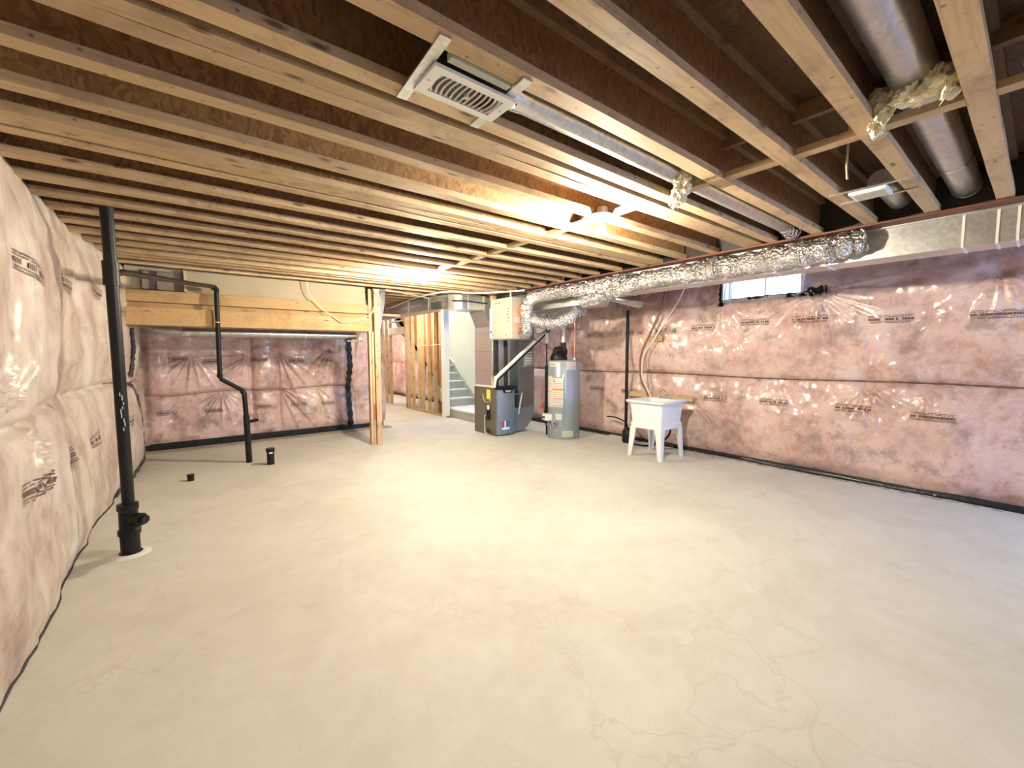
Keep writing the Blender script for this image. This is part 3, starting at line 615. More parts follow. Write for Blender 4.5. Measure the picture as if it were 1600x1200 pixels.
# poly wrapped opening above the header, left
pb = thing('wrapped_opening', 'dark opening wrapped in shiny plastic above the header at left wall', 'opening', (-.14, 7.16, 2.42))
MB().box(-.36, .09, 7.17, 7.21, 2.425, 2.665).build('backing', M['dark'], pb)
MB().box(-.19, -.02, 7.145, 7.168, 2.425, 2.655).build('bright_flap', M['shiny'], pb)
MB().box(-.335, -.27, 7.145, 7.168, 2.43, 2.65).build('bright_flap', M['shiny'], pb)
MB().box(.085, .115, 7.14, 7.20, 2.42, 2.70).build('batten', M['wz'], pb)
mb = MB(); mb.add([(-.38 + .47 * i / nx, 7.13 + rs.uniform(-.01, .01), 2.425 + .23 * j / nz) for j in range(nz + 1) for i in range(nx + 1)], [(j * (nx + 1) + i, j * (nx + 1) + i + 1, (j + 1) * (nx + 1) + i + 1, (j + 1) * (nx + 1) + i) for j in range(nz) for i in range(nx)])
mb.build('clear_film', M['clear'], pb, True)
# duct piece by post
o = thing('duct_strap', 'narrow bent galvanised stack hanging behind the post beside the pink pillar', 'duct', (2.86, 7.3, 2.2))
MB().loft([[(2.80, 7.28, ZJ), (2.90, 7.28, ZJ), (2.90, 7.33, ZJ), (2.80, 7.33, ZJ)], [(2.79, 7.28, 2.45), (2.88, 7.28, 2.45), (2.88, 7.33, 2.45), (2.79, 7.33, 2.45)], [(2.765, 7.28, 2.0), (2.785, 7.28, 2.0), (2.785, 7.33, 2.0), (2.765, 7.33, 2.0)]]).build('stack', M['shiny'], o)

# ceiling round ducts
def cduct(y, z, rad, segs, label, name='round_duct', mat='galv', group=None):
    o = thing(name, label, 'duct', (segs[0][0], y, z))
    for a, b in segs:
        MB().tube([(a, y, z), (b, y, z)], rad, 24).build('pipe_section', M[mat], o, True)
        MB().tube([(b - .03, y, z), (b + .012, y, z)], rad * 1.035, 24).build('collar', M['shiny'], o, True)
    return o
c1 = cduct(1.565, 2.775, .062, [(1.24, 2.60), (2.62, 4.50)], 'round duct between ceiling joists leading from the large white register')
MB().tube([(1.18, 1.565, 2.775), (1.30, 1.565, 2.775)], [.075, .065], 24).build('starter_collar', M['shiny'], c1, True)
MB().box(1.20, 1.235, 1.52, 1.56, 2.70, 2.80).build('foil_tape', M['foil'], c1)
MB().tube([(4.48, 1.565, 2.775), (4.68, 1.565, 2.75)], [.066, .078], 24).build('crimped_end', M['foil'], c1, True)
c2 = cduct(.435, 2.85, .085, [(.2, 1.5), (1.5, 2.75), (2.76, 4.0), (4.0, 4.75)], 'fat round duct between the last ceiling joists at upper right')
c3 = thing('round_duct', 'short round duct elbow behind the small ceiling vent', 'duct', (4.1, .80, 2.8))
MB().tube(spline([(3.92, .78, 2.80), (4.1, .78, 2.82), (4.4, .79, 2.83), (4.66, .80, 2.84)], 5), .075, 20).build('elbow', M['galv'], c3, True)

# ceiling register
rg = thing('ceiling_register', 'large white slotted register held on two metal straps between joists', 'vent', (.97, 1.56, 2.68))
def quad_strip(a, b, wdt, z0, z1):
    a = Vector(a); b = Vector(b); d = (b - a).normalized(); n = Vector((-d.y, d.x)) * wdt / 2
    return MB().prism([tuple(a + n), tuple(a - n), tuple(b - n), tuple(b + n)], 'z', z0, z1)
quad_strip((.775, 1.345), (.80, 1.775), .045, 2.690, 2.699).build('strap', M['galv'], rg)
quad_strip((1.15, 1.345), (1.17, 1.775), .045, 2.690, 2.699).build('strap', M['galv'], rg)
X0, X1, Yr0, Yr1 = .80, 1.19, 1.47, 1.66
mb = MB(); zf = 2.672
mb.box(X0, X1, Yr0, Yr0 + .035, zf, zf + .014).box(X0, X1, Yr1 - .035, Yr1, zf, zf + .014).box(X0, X0 + .045, Yr0 + .035, Yr1 - .035, zf, zf + .014).box(X1 - .045, X1, Yr0 + .035, Yr1 - .035, zf, zf + .014)
mb.build('faceplate', M['pvc'], rg)
MB().box(X0 + .03, X1 - .03, Yr0 + .02, Yr1 - .02, zf + .030, zf + .09).build('boot', M['dark'], rg)  # boot coloured dark to paint the shade behind the louvres
for k in range(13):
    x = X0 + .06 + k * (X1 - X0 - .12) / 12; bend = .015 * (k - 6) / 6
    pts = [(x + bend * (1 - (2 * q - 1) ** 2), Yr0 + .035 + q * (Yr1 - Yr0 - .07), zf + .006) for q in (0, .25, .5, .75, 1)]
    MB().tube(pts, .0048, 4).build('louvre', M['pvc'], rg)
MB().cyl((.995, 1.565, zf - .006), (.995, 1.565, zf + .01), .012, 10).build('lever', M['cream'], rg)
for a, b in ((X0 + .02, 1.565), (X1 - .02, 1.565)): MB().cyl((a, b, zf - .003), (a, b, zf + .002), .006, 8).build('screw', M['galvd'], rg)
MB().box(.84, 1.12, 1.42, 1.452, 2.69, 2.72).build('side_bracket', M['cream'], rg)
v2 = thing('ceiling_vent', 'small white square vent hung on two wires between joists at right', 'vent', (3.80, .80, 2.69))
MB().box(3.67, 3.87, .70, .90, 2.675, 2.70, .004).build('faceplate', M['white'], v2)
MB().box(3.69, 3.85, .72, .88, 2.670, 2.675).build('grille', M['cream'], v2)
MB().tube([(3.64, 1.00, 2.694), (3.66, .58, 2.694)], .007, 6).build('wire', M['galv'], v2)
MB().tube([(3.90, 1.00, 2.694), (3.92, .58, 2.694)], .007, 6).build('wire', M['galv'], v2)

# fibreglass tufts
def tuft(label, wads, seed):
    o = thing('insulation_tuft', label, 'insulation', wads[0][0])
    rs = random.Random(seed)
    for q, (c, rx, ry, rz) in enumerate(wads):
        mb = MB(); mb.sphere(c, 1, 1, 1, 26, 18); P = np.array(mb.v) - np.array(c)
        d = 1 + .75 * fbm(P[:, 0] * 2.2 + q * 3 + 5, P[:, 1] * 2.2 + P[:, 2] * 1.7 + seed, 400 + q, 4) + .35 * vnoise(P[:, 0] * 9 + 20, P[:, 2] * 9 + P[:, 1] * 7 + 20, 420 + q)
        P = P * d[:, None] * np.array([rx, ry, rz]) + np.array(c)
        mb.v = [tuple(p) for p in P]; mb.build('fibre_wad', M['fluff'], o, True)
    for q in range(16):
        c, rx, ry, rz = wads[rs.randrange(len(wads))]; a = rs.uniform(0, 6.28)
        p = Vector((c[0] + rx * .7 * math.cos(a), c[1] + ry * .7 * math.sin(a), c[2] - rz * .4))
        MB().tube(spline([p, p + Vector((rs.uniform(-.02, .02), rs.uniform(-.02, .02), -.02)), p + Vector((rs.uniform(-.04, .04), rs.uniform(-.04, .04), -.045))], 3), [.006, .005, .005, .004, .003, .002, .001], 5).build('fibre_strand', M['fluff'], o, True)
    return o
tuft('torn yellow insulation wad beside the register duct at the blocking', [((2.62, 1.52, 2.755), .08, .035, .05), ((2.70, 1.56, 2.72), .06, .05, .05), ((2.76, 1.62, 2.70), .05, .05, .055), ((2.80, 1.68, 2.68), .035, .04, .05)], 2)
tuft('large torn pale insulation wad around the fat round duct', [((2.66, .54, 2.76), .07, .05, .07), ((2.74, .57, 2.72), .07, .035, .06), ((2.62, .44, 2.745), .06, .06, .04), ((2.62, .35, 2.76), .06, .05, .05), ((2.64, .31, 2.735), .05, .03, .05)], 9)

# ================================================================== BULBS
for (bx, by, lab) in ((2.69, 2.25, 'lit bare bulb in white ceiling holder nearer the camera'), (2.66, 5.30, 'lit bare bulb in white ceiling holder farther away near the passage')):
    lp = thing('ceiling_light', lab, 'light', (bx, by, 2.70))
    MB().lathe([(.02, 0), (.078, -.002), (.084, -.014), (.074, -.026), (.040, -.040), (.030, -.062), (.024, -.066)], (bx, by, 2.70), 24).build('lamp_holder', M['white'], lp, True)
    MB().lathe([(.05, 0), (.05, .045), (.045, .05)], (bx, by, 2.702), 8).build('junction_box', M['galvd'], lp)
    MB().lathe([(.014, -.062), (.016, -.078), (.030, -.102), (.037, -.124), (.034, -.146), (.021, -.162), (.004, -.167)], (bx, by, 2.70), 20).build('bulb', M['bulb'], lp, True)
    MB().tube(spline([(bx + .03, by + .05, 2.745), (bx + .06, by + .14, 2.80), (bx - .02, by + .18, 2.77), (bx - .12, by + .1, 2.86)], 5), .006, 6).build('cable', M['ink'] if by < 3 else M['cable'], lp)

# ================================================================== FURNACE
fu = thing('furnace', 'tall brown cabinet furnace with blue-grey front door and sheet metal plenum', 'furnace', (4.9, 6.8, 0))
MB().box(4.68, 5.13, 6.43, 7.17, .0, .93, .006).build('cabinet', M['furn'], fu)
rings = []
for z, ins in ((.03, .0), (.12, .0), (.5, .0), (.86, .0), (.90, .006)):
    b = .045
    rings.append([(4.69 + ins, 6.425, z), (4.69 + ins, 6.425 - .03, z), (4.75, 6.425 - .055, z), (4.90, 6.425 - .07, z), (5.05, 6.425 - .055, z), (5.115 - ins, 6.425 - .03, z), (5.115 - ins, 6.425, z)])
dr = MB().loft(rings).build('front_door', M['door'], fu, True)
MB().box(4.675, 5.135, 6.345, 6.47, .895, .955, .01).build('top_cap', M['black'], fu)
MB().prism([(4.79, .90), (5.03, .90), (5.00, .835), (4.82, .835)], 'y', 6.335, 6.36).build('handle', M['black'], fu)
MB().prism([(4.835, .880), (4.985, .880), (4.965, .852), (4.855, .852)], 'y', 6.328, 6.336).build('handle_grip', M['paper'], fu)
# maker's emblem: two small blocks of stripes and a white bar
for k in range(4):
    MB().box(4.775, 4.82, 6.349, 6.354, .175 + k * .03, .196 + k * .03).build('emblem', M['redp'], fu)
    MB().box(4.875, 4.94, 6.347, 6.352, .175 + k * .03, .196 + k * .03).build('emblem', M['bluep'], fu)
MB().box(4.83, 4.865, 6.348, 6.353, .14, .29).build('emblem', M['white'], fu)
MB().box(4.765, 4.95, 6.345, 6.350, .125, .165).build('emblem', M['white'], fu)
MB().box(4.77, 4.94, 6.347, 6.351, .085, .105).build('emblem', M['blue'], fu)
MB().box(4.70, 5.13, 6.56, 7.17, .955, 2.355, .004).build('plenum', M['plen'], fu)
for z in (1.24, 1.62, 1.98): MB().box(4.694, 4.70, 6.565, 7.165, z - .006, z + .006).build('plenum_seam', M['galvd'], fu)
MB().box(4.672, 4.70, 6.44, 7.17, .93, .965).build('plenum_flange', M['pvc'], fu)
MB().box(4.73, 4.76, 6.44, 6.56, .955, 1.84).build('flue_post', M['tape'], fu)
MB().box(4.98, 5.03, 6.50, 6.56, .955, 1.84).build('flue_post', M['dark'], fu)
MB().box(4.672, 4.679, 6.60, 6.72, .70, .885).build('energy_tag', M['yellow'], fu)['label'] = 'yellow hanging tag'
MB().tube(spline([(4.665, 6.85, .80), (4.66, 6.78, .66), (4.66, 6.66, .64), (4.66, 6.55, .70)], 6), .006, 6).build('tag_string', M['cable'], fu)
MB().cyl((4.645, 6.63, .30), (4.645, 6.63, .50), .035, 14).build('condensate_trap', M['black'], fu, True)
MB().cyl((4.645, 6.63, .50), (4.645, 6.63, .585), .022, 14).build('trap_cap', M['white'], fu, True)
MB().tube(spline([(4.65, 6.72, .38), (4.655, 6.76, .36), (4.655, 6.77, .15), (4.65, 6.74, .035), (4.63, 6.60, .025), (4.60, 6.5, .02)], 6), .011, 8).build('drain_tube', M['cable'], fu, True)
MB().tube(spline([(4.66, 6.68, .12), (4.645, 6.62, .05), (4.63, 6.55, .03)], 5), .02, 8).build('drain_elbow', M['black'], fu, True)
MB().cyl((4.655, 6.50, .93), (4.655, 6.50, 1.13), .02, 10).build('gas_cock', M['cable'], fu, True)
# return air boot at right
rb = thing('return_boot', 'curved galvanised return-air boot standing right of the furnace', 'duct', (5.5, 6.7, 0))
prof = [(5.15, .03), (5.34, .04), (5.48, .10), (5.58, .20), (5.65, .34), (5.68, .50), (5.15, .50)]
MB().prism(prof, 'y', 6.45, 6.95).build('boot_elbow', M['door'], rb, False)
MB().box(5.27, 5.68, 6.46, 6.95, .50, 2.355, .004).build('riser_duct', M['galvk'], rb)
MB().box(5.262, 5.69, 6.45, 6.96, .495, .51).build('drive_cleat', M['galv'], rb)
MB().box(5.40, 5.64, 6.45, 6.459, 1.32, 1.66).build('filter_label', M['tank'], rb)
for k in range(5): MB().box(5.43, 5.60, 6.444, 6.449, 1.37 + k * .055, 1.395 + k * .055).build('label_line', M['paper'], rb)
MB().tube([(5.14, 6.41, .78), (5.31, 6.41, .80), (5.22, 6.41, .38)], .018, 8).build('bracket_pipe', M['galv'], rb, True)
# diagonal vent pipe
dv = thing('vent_pipe', 'white plastic vent pipe slanting up from furnace towards the trunk duct', 'pipe', (4.66, 6.30, .95))
MB().tube([(4.63, 6.40, .95), (4.63, 6.36, 1.14)], .030, 14).build('pipe_section', M['pvc'], dv, True)
MB().tube([(4.62, 6.35, 1.12), (5.60, 6.15, 1.95), (5.95, 6.08, 2.25)], .035, 14).build('pipe_section', M['pvc'], dv, True)
MB().tube([(4.66, 6.385, 1.06), (5.62, 6.185, 1.88), (5.97, 6.115, 2.18)], .020, 10).build('black_line', M['black'], dv, True)
MB().cyl((4.63, 6.37, 1.09), (4.63, 6.355, 1.16), .038, 14).build('elbow', M['pvc'], dv, True)

# ================================================================== AIR EXCHANGER
ax = thing('air_exchanger', 'cream box air exchanger hung above furnace with two orange collars', 'air exchanger', (4.82, 6.18, 1.85))
MB().box(4.62, 5.05, 5.86, 6.50, 1.845, 2.585, .008).build('casing', M['cream'], ax)
MB().box(4.606, 4.62, 5.88, 6.42, 1.86, 2.57, .004).build('cover_panel', M['cream'], ax)
MB().box(4.600, 4.62, 6.43, 6.50, 1.88, 2.42).build('side_strip', M['white'], ax)
for (y, z) in ((5.93, 2.33), (5.95, 2.28), (5.93, 2.22), (5.95, 2.16), (5.93, 2.38), (6.3, 2.5), (6.2, 2.5), (6.4, 1.93), (6.0, 1.92)):
    MB().box(4.600, 4.606, y - .012, y + .012, z - .009, z + .009).build('screw', M['ink'], ax)
MB().box(4.592, 4.598, 6.435, 6.47, 1.96, 2.01).build('badge', M['bluep'], ax)
for z in (1.99, 2.36):
    MB().tube([(4.83, 5.862, z), (4.83, 5.795, z)], .092, 24).build('collar', M['orange'], ax, True)['label'] = 'orange taped round collar'
MB().box(4.68, 4.80, 5.850, 5.862, 2.13, 2.23).build('rating_label', M['paper'], ax)
for y in (5.9,): MB().box(4.630, 4.650, y, y + .02, 2.585, 2.70).build('hanger_strap', M['paper'], ax)
one(MB().box(4.62, 4.70, 6.42, 6.52, 2.588, 2.695), 'hanging_block', M['wz'], 'short wood block between air exchanger top and the joists', 'wood block')
MB().tube(spline([(4.95, 5.86, 1.92), (5.15, 5.6, 1.75), (5.35, 5.55, 1.65), (5.5, 5.5, 1.66)], 6), .007, 6).build('power_cord', M['ink'], ax)

# ================================================================== WATER HEATER
CX, CY, RR = 5.685, 5.615, .302
dc = Vector((-CX, -CY)).normalized(); drt = Vector((-dc.y, dc.x))
if drt.x < 0: drt = -drt
wh = thing('water_heater', 'tall grey-blue cylindrical gas water heater with white warning labels', 'water heater', (CX, CY, 0))
MB().lathe([(RR - .012, 0), (RR - .012, .02), (RR, .022), (RR, 1.43), (RR - .015, 1.452), (RR - .05, 1.462), (.02, 1.465)], (CX, CY, 0), 64).build('tank', M['tank'], wh, True)
MB().lathe([(RR + .002, .0), (RR + .002, .02)], (CX, CY, .008), 64).build('base_ring', M['tankd'], wh, True)
MB().lathe([(RR + .002, 1.425), (RR + .002, 1.445)], (CX, CY, 0), 64).build('top_ring', M['tankd'], wh, True)
def wpos(th, z, off=.0):
    d = dc * math.cos(th) + drt * math.sin(th); q = Vector((CX, CY)) + d * (RR + off); return (q.x, q.y, z)
def patch(name, mat, px0, px1, z0, z1, off=.003, lab=None):
    a0 = math.asin(max(-1, min(1, (px0 - 880) / 27.8))); a1 = math.asin(max(-1, min(1, (px1 - 880) / 27.8))); n = 12
    mb = MB(); vs_ = [wpos(a0 + (a1 - a0) * i / n, z, off) for z in (z0, z1) for i in range(n + 1)]
    mb.add(vs_, [(i, i + 1, n + 2 + i, n + 1 + i) for i in range(n)])
    o = mb.build(name, mat, wh, True, fixn=False)
    if lab: o['label'] = lab
    return o
zz = lambda py: (687 - py) * .01177
patch('warning_label', M['paper'], 853.2, 860, zz(637), zz(588))
patch('warning_label', M['paper'], 860.2, 879, zz(636), zz(589), .004)
patch('label_band', M['redp'], 861, 879, zz(590), zz(588.8), .006); patch('label_band', M['orangep'], 861.5, 879, zz(610.5), zz(607.5), .006)
patch('label_band', M['redp'], 861, 879, zz(608), zz(607), .007); patch('label_band', M['redp'], 862, 879, zz(623.6), zz(622.6), .006); patch('label_band', M['redp'], 862, 879, zz(634), zz(633), .006)
patch('label_mark', M['ink'], 861.5, 864.5, zz(593.5), zz(592.5), .006); patch('label_mark', M['ink'], 863.5, 865.8, zz(597), zz(595), .006)
for q in (599, 601, 603, 613, 616, 619, 626, 629): patch('label_mark', M['inkb'], 862.5, 877, zz(q + .45), zz(q), .006)
for q in (600, 612): patch('label_mark', M['redp'], 853.6, 859.5, zz(q + .6), zz(q), .006)
patch('maker_plate', M['paper'], 856.5, 867.5, zz(573), zz(565.5)); 
patch('rating_label', M['paper'], 884, 900, zz(571.5), zz(565.5)); patch('rating_label', M['paper'], 884, 900, zz(577.5), zz(572.5))
patch('rating_label', M['paper'], 866.5, 877, zz(656), zz(646.5)); patch('rating_label', M['paper'], 878.5, 896, zz(682.5), zz(673.5))
patch('label_band', M['redp'], 884.5, 899.5, zz(572.3), zz(571.8), .004)
for q in (567, 569, 574, 576): patch('label_mark', M['inkb'], 885.5, 898.5, zz(q + .4), zz(q), .005)
for q in (676, 678, 680): patch('label_mark', M['inkb'], 880, 893, zz(q + .4), zz(q), .005)
patch('film_strip', M['blue'], 879.6, 881.6, zz(664), zz(590), .008)
patch('access_door', M['tankd'], 857, 873, zz(681), zz(669.5), .007)
# maker's name in red on the plate
tx = bpy.data.curves.new('maker_name', 'FONT'); tx.body = 'Rheem'; tx.size = .062; tx.align_x = 'CENTER'; tx.align_y = 'CENTER'
tob = bpy.data.objects.new('maker_name_curve', tx); C.objects.link(tob); dg = bpy.context.evaluated_depsgraph_get(); me = bpy.data.meshes.new_from_object(tob.evaluated_get(dg)); bpy.data.objects.remove(tob)
th0 = math.asin((862 - 880) / 27.8)
for vtx in me.vertices:
    a = th0 + vtx.co.x * .62 / RR; p = wpos(a, zz(569.3) + vtx.co.y, .0065); vtx.co = p
me.materials.clear(); me.materials.append(M['redp']); o = bpy.data.objects.new('maker_name', me); C.objects.link(o); o.parent = wh; o.location = (-CX, -CY, 0)
def pt(px, z, off): return Vector(wpos(math.asin(max(-1, min(1, (px - 880) / 27.8))), z, off))
a, b = pt(856, .40, -.02), pt(856, .40, .11)
mbv = MB(); d = (b - a).normalized(); s_ = Vector((-d.y, d.x, 0)) * .075
mbv.loft([[a + s_ + Vector((0, 0, q)) * 1 for q in (0,)] + [a - s_, a - s_ + Vector((0, 0, .12)), a + s_ + Vector((0, 0, .12))], [b + s_, b - s_, b - s_ + Vector((0, 0, .12)), b + s_ + Vector((0, 0, .12))]])
mbv.v = [(p[0], p[1], p[2] - .06) for p in mbv.v]
mbv.build('gas_valve', M['white'], wh)
MB().cyl(b, b + d * .025, .022, 14).build('valve_knob', M['ink'], wh)
MB().cyl(pt(866, .295, -.01), pt(866, .295, .03), .055, 20).build('burner_cover', M['tankd'], wh, True)
MB().cyl(pt(866.6, .295, .03), pt(866.6, .295, .045), .02, 12).build('sight_glass', M['ink'], wh)
MB().tube(spline([pt(856, .34, .05), pt(859, .25, .03), pt(860, .17, .012)], 5), .007, 6).build('gas_tube', M['galv'], wh)
MB().tube(spline([pt(879.5, 1.20, .012), pt(879.2, 1.15, .03), pt(879.2, 1.08, .012)], 5), .012, 8).build('relief_spout', M['white'], wh)
# blower and vent on top
bl = Vector((CX - .12, CY + .02, 1.46))
MB().lathe([(.16, 0), (.165, .05), (.13, .12), (.10, .16)], tuple(bl), 20).build('blower_base', M['black'], wh, True)
MB().tube([bl + Vector((.03, -.10, .15)), bl + Vector((.03, .08, .15))], .105, 20).build('blower_housing', M['black'], wh, True)
MB().cyl(bl + Vector((.12, .0, .10)), bl + Vector((.12, .0, .33)), .052, 16).build('blower_outlet', M['black'], wh, True)
MB().tube(spline([bl + Vector((-.13, -.05, .12)), bl + Vector((-.12, -.1, .24)), bl + Vector((-.02, -.12, .27)), bl + Vector((.02, -.13, .16))], 5), .008, 6).build('wiring', M['ink'], wh)
MB().cyl((CX + .10, CY - .17, 1.462), (CX + .10, CY - .17, 1.50), .03, 12).build('anode_cap', M['paper'], wh)
# vent and pipes
vp = thing('vent_pipe', 'white plastic vent pipe rising from heater blower and hooking right', 'pipe', (CX, CY, 1.75))
vx, vy = CX + .0, CY + .02
MB().tube([(vx, vy, 1.79), (vx, vy, 2.20), (vx, vy, 2.28)], .036, 16).build('pipe_section', M['pvc'], vp, True)
MB().tube(spline([(vx, vy, 2.26), (vx + .02, vy, 2.31), (vx + .10, vy, 2.33), (vx + .30, vy - .05, 2.34), (vx + .42, vy - .09, 2.35), (vx + .47, vy - .10, 2.39), (vx + .42, vy - .09, 2.43), (vx + .30, vy - .04, 2.44)], 6), .036, 14).build('pipe_elbow', M['pvc'], vp, True)
MB().tube([(vx - .02, vy, 2.25), (vx + .06, vy - .05, 2.33), (vx + .08, vy - .1, 2.352)], .022, 10).build('branch', M['pvc'], vp, True)
MB().cyl((vx, vy, 2.03), (vx, vy, 2.08), .041, 16).build('coupling', M['pvc'], vp, True)
one(MB().tube([(6.16, 5.38, 1.47), (6.16, 5.38, 2.0), (6.17, 5.38, 2.40)][0:0] or [(CX + .20, CY - .08, 1.468), (CX + .20, CY - .08, 2.38)], .010, 8), 'water_pipe', M['copper'], 'thin copper water pipe rising from top of the water heater', 'pipe')
one(MB().tube([(CX + .15, CY + .1, 2.06), (CX + .42, CY - .03, 2.05), (CX + .47, CY - .02, 2.38)], .010, 8), 'pipe_bracket', M['rust'], 'bent dark metal bracket behind the heater vent pipe', 'bracket')
gp = thing('gas_line', 'thin black gas line dropping left of the water heater with red valve', 'pipe', (5.55, 6.05, .3))
MB().tube([(5.62, 6.02, 2.34), (5.62, 6.02, 1.15), (5.58, 6.0, .5), (5.56, 5.97, .18)], .014, 8).build('pipe_run', M['black'], gp, True)
MB().cyl((5.62, 6.02, 1.78), (5.62, 6.02, 1.98), .028, 10).build('white_sleeve', M['white'], gp)
MB().tube([(5.60, 6.0, 1.35), (5.585, 5.98, .75), (5.56, 5.97, .40)], .035, 10).build('insulated_section', M['black'], gp, True)
MB().cyl((5.48, 5.98, .52), (5.48, 5.98, .64), .022, 10).build('red_valve', M['redp'], gp)
MB().cyl((5.50, 5.97, .44), (5.50, 5.97, .52), .024, 10).build('valve_body', M['copper'], gp)
MB().tube([(5.50, 6.0, .92), (5.47, 6.0, .68)], .012, 8).build('copper_stub', M['copper'], gp)
MB().tube([(5.56, 5.95, .18), (5.56, 5.95, .0)], .018, 8).build('drip_leg', M['black'], gp)
one(MB().tube(spline([(5.24, 5.9, 2.10), (5.26, 5.9, 1.95), (5.50, 5.7, 2.05), (5.60, 5.6, 2.20)], 5), .006, 6), 'low_voltage_wire', M['ink'], 'thin dark wire looping between air exchanger and water heater', 'wire')
one(MB().box(5.32, 5.36, 5.50, 5.53, 2.02, 2.22, .004), 'hanging_tag', M['paper'], 'pale paper tag dangling under the low foil duct loop', 'tag')

# ================================================================== LAUNDRY TUB
lt = thing('laundry_tub', 'white plastic laundry tub on four tapered legs by right wall', 'sink', (5.73, 3.66, 0))
def rrect(x0, x1, y0, y1, rad, z, n=5):
    out = []
    for cx_, cy_, a0 in ((x1 - rad, y1 - rad, 0), (x0 + rad, y1 - rad, 90), (x0 + rad, y0 + rad, 180), (x1 - rad, y0 + rad, 270)):
        for k in range(n + 1):
            a = math.radians(a0 + 90 * k / n); out.append((cx_ + rad * math.cos(a), cy_ + rad * math.sin(a), z))
    return out
tx0, tx1, ty0, ty1 = 5.42, 6.04, 3.37, 3.95
R_ = [rrect(tx0 + .035, tx1 - .035, ty0 + .035, ty1 - .035, .04, .535), rrect(tx0 + .005, tx1 - .005, ty0 + .005, ty1 - .005, .05, .835), rrect(tx0 - .03, tx1 + .03, ty0 - .03, ty1 + .03, .035, .84),
      rrect(tx0 - .04, tx1 + .04, ty0 - .04, ty1 + .04, .035, .865), rrect(tx0 - .035, tx1 + .035, ty0 - .035, ty1 + .035, .035, .875), rrect(tx0 + .03, tx1 - .11, ty0 + .03, ty1 - .03, .05, .872), rrect(tx0 + .05, tx1 - .13, ty0 + .05, ty1 - .05, .05, .60), rrect(tx0 + .09, tx1 - .18, ty0 + .09, ty1 - .09, .05, .57)]
MB().loft(R_).build('basin', M['tub'], lt, True)
MB().loft([rrect(tx0 + .02, tx1 - .02, ty0 + .02, ty1 - .02, .03, .455), rrect(tx0 + .022, tx1 - .022, ty0 + .022, ty1 - .022, .03, .535)]).build('apron', M['tub'], lt, True)
for sx, sy in ((0, 0), (1, 0), (0, 1), (1, 1)):
    x = (tx0 + .022) if sx == 0 else (tx1 - .022); y = (ty0 + .022) if sy == 0 else (ty1 - .022); ex = -1 if sx == 0 else 1; ey = -1 if sy == 0 else 1
    T = lambda z, wd, out: [(x + ex * out, y + ey * out, z), (x - ex * (wd - out), y + ey * out, z), (x - ex * (wd - out), y + ey * out - ey * .02, z), (x + ex * out - ex * .02, y + ey * out - ey * .02, z), (x + ex * out - ex * .02, y - ey * (wd - out), z), (x + ex * out, y - ey * (wd - out), z)]
    MB().loft([T(.0, .055, .02), T(.455, .105, .0)]).build('leg', M['tub'], lt)
fc = MB().box(5.955, 6.005, 3.56, 3.76, .872, .895, .006).build('faucet', M['chrome'], lt)
MB().tube(spline([(5.98, 3.66, .89), (5.98, 3.66, .95), (5.95, 3.66, 1.0), (5.88, 3.66, 1.01), (5.81, 3.66, .985), (5.79, 3.66, .96)], 5), .012, 10).build('spout', M['chrome'], fc, True)
for y in (3.58, 3.74):
    MB().cyl((5.98, y, .89), (5.98, y, .935), .016, 12).build('handle', M['chrome'], fc, True)
MB().tube([(5.70, 3.66, .57), (5.70, 3.66, .42), (5.76, 3.66, .36), (5.84, 3.66, .42), (5.98, 3.70, .42)], .022, 10).build('drain_trap', M['black'], lt, True)
one(MB().tube([(6.368, 4.69, .0), (6.368, 4.69, 2.36)], .028, 14), 'standpipe', M['black'], 'straight black plastic pipe standing against right wall behind the tub', 'pipe', smooth=True)
hs = thing('water_supply_pipe', 'brown supply pipe curving down right wall to the laundry tub', 'pipe', (6.38, 4.2, .9))
MB().tube(spline([(6.40, 3.96, 2.66), (6.38, 4.02, 2.35), (6.38, 4.22, 1.95), (6.37, 4.38, 1.62), (6.37, 4.42, 1.35), (6.37, 4.38, 1.10), (6.37, 4.28, .93), (6.36, 4.22, .80)], 6), .016, 10).build('pipe_run', M['rust'], hs, True)
hs = thing('water_supply_pipe', 'pale supply pipe curving down right wall beside the brown one', 'pipe', (6.38, 4.1, .9))
MB().tube(spline([(6.40, 3.62, 2.66), (6.39, 3.75, 2.40), (6.38, 4.05, 1.97), (6.36, 4.12, 1.85), (6.36, 4.33, 1.55), (6.35, 4.36, 1.25), (6.35, 4.28, 1.02), (6.35, 4.18, .86), (6.35, 4.15, .78)], 6), .014, 10).build('pipe_run', M['pex'], hs, True)
one(MB().box(6.405, 6.445, 4.02, 4.28, 1.79, 1.88, .003), 'pipe_block', M['wy'], 'small wood block holding the curved supply pipes on right wall', 'wood block')
one(MB().box(6.40, 6.44, 3.44, 4.70, .81, .90, .003), 'tub_backing_board', M['wy'], 'pale wood board on right wall level with the tub rim', 'wood board')
sm = thing('drain_pump', 'small black drain pump with hose on floor behind the tub', 'pump', (6.25, 4.55, 0))
MB().lathe([(.09, 0), (.10, .02), (.10, .20), (.07, .25), (.03, .27)], (6.20, 4.52, 0), 20).build('pump_body', M['black'], sm, True)
MB().tube(spline([(6.20, 4.52, .25), (6.27, 4.62, .34), (6.28, 4.85, .40), (6.28, 5.05, .40)], 6), .012, 8).build('hose', M['black'], sm, True)
MB().tube(spline([(6.2, 4.45, .03), (6.1, 4.3, .02), (6.15, 4.1, .02), (6.28, 4.0, .05), (6.3, 3.8, .2), (6.2, 3.7, .40), (5.98, 3.70, .42)], 6), .016, 8).build('hose', M['black'], sm, True)
MB().box(6.27, 6.36, 4.70, 5.0, .0, .05).build('foam_block', M['cream'], sm)

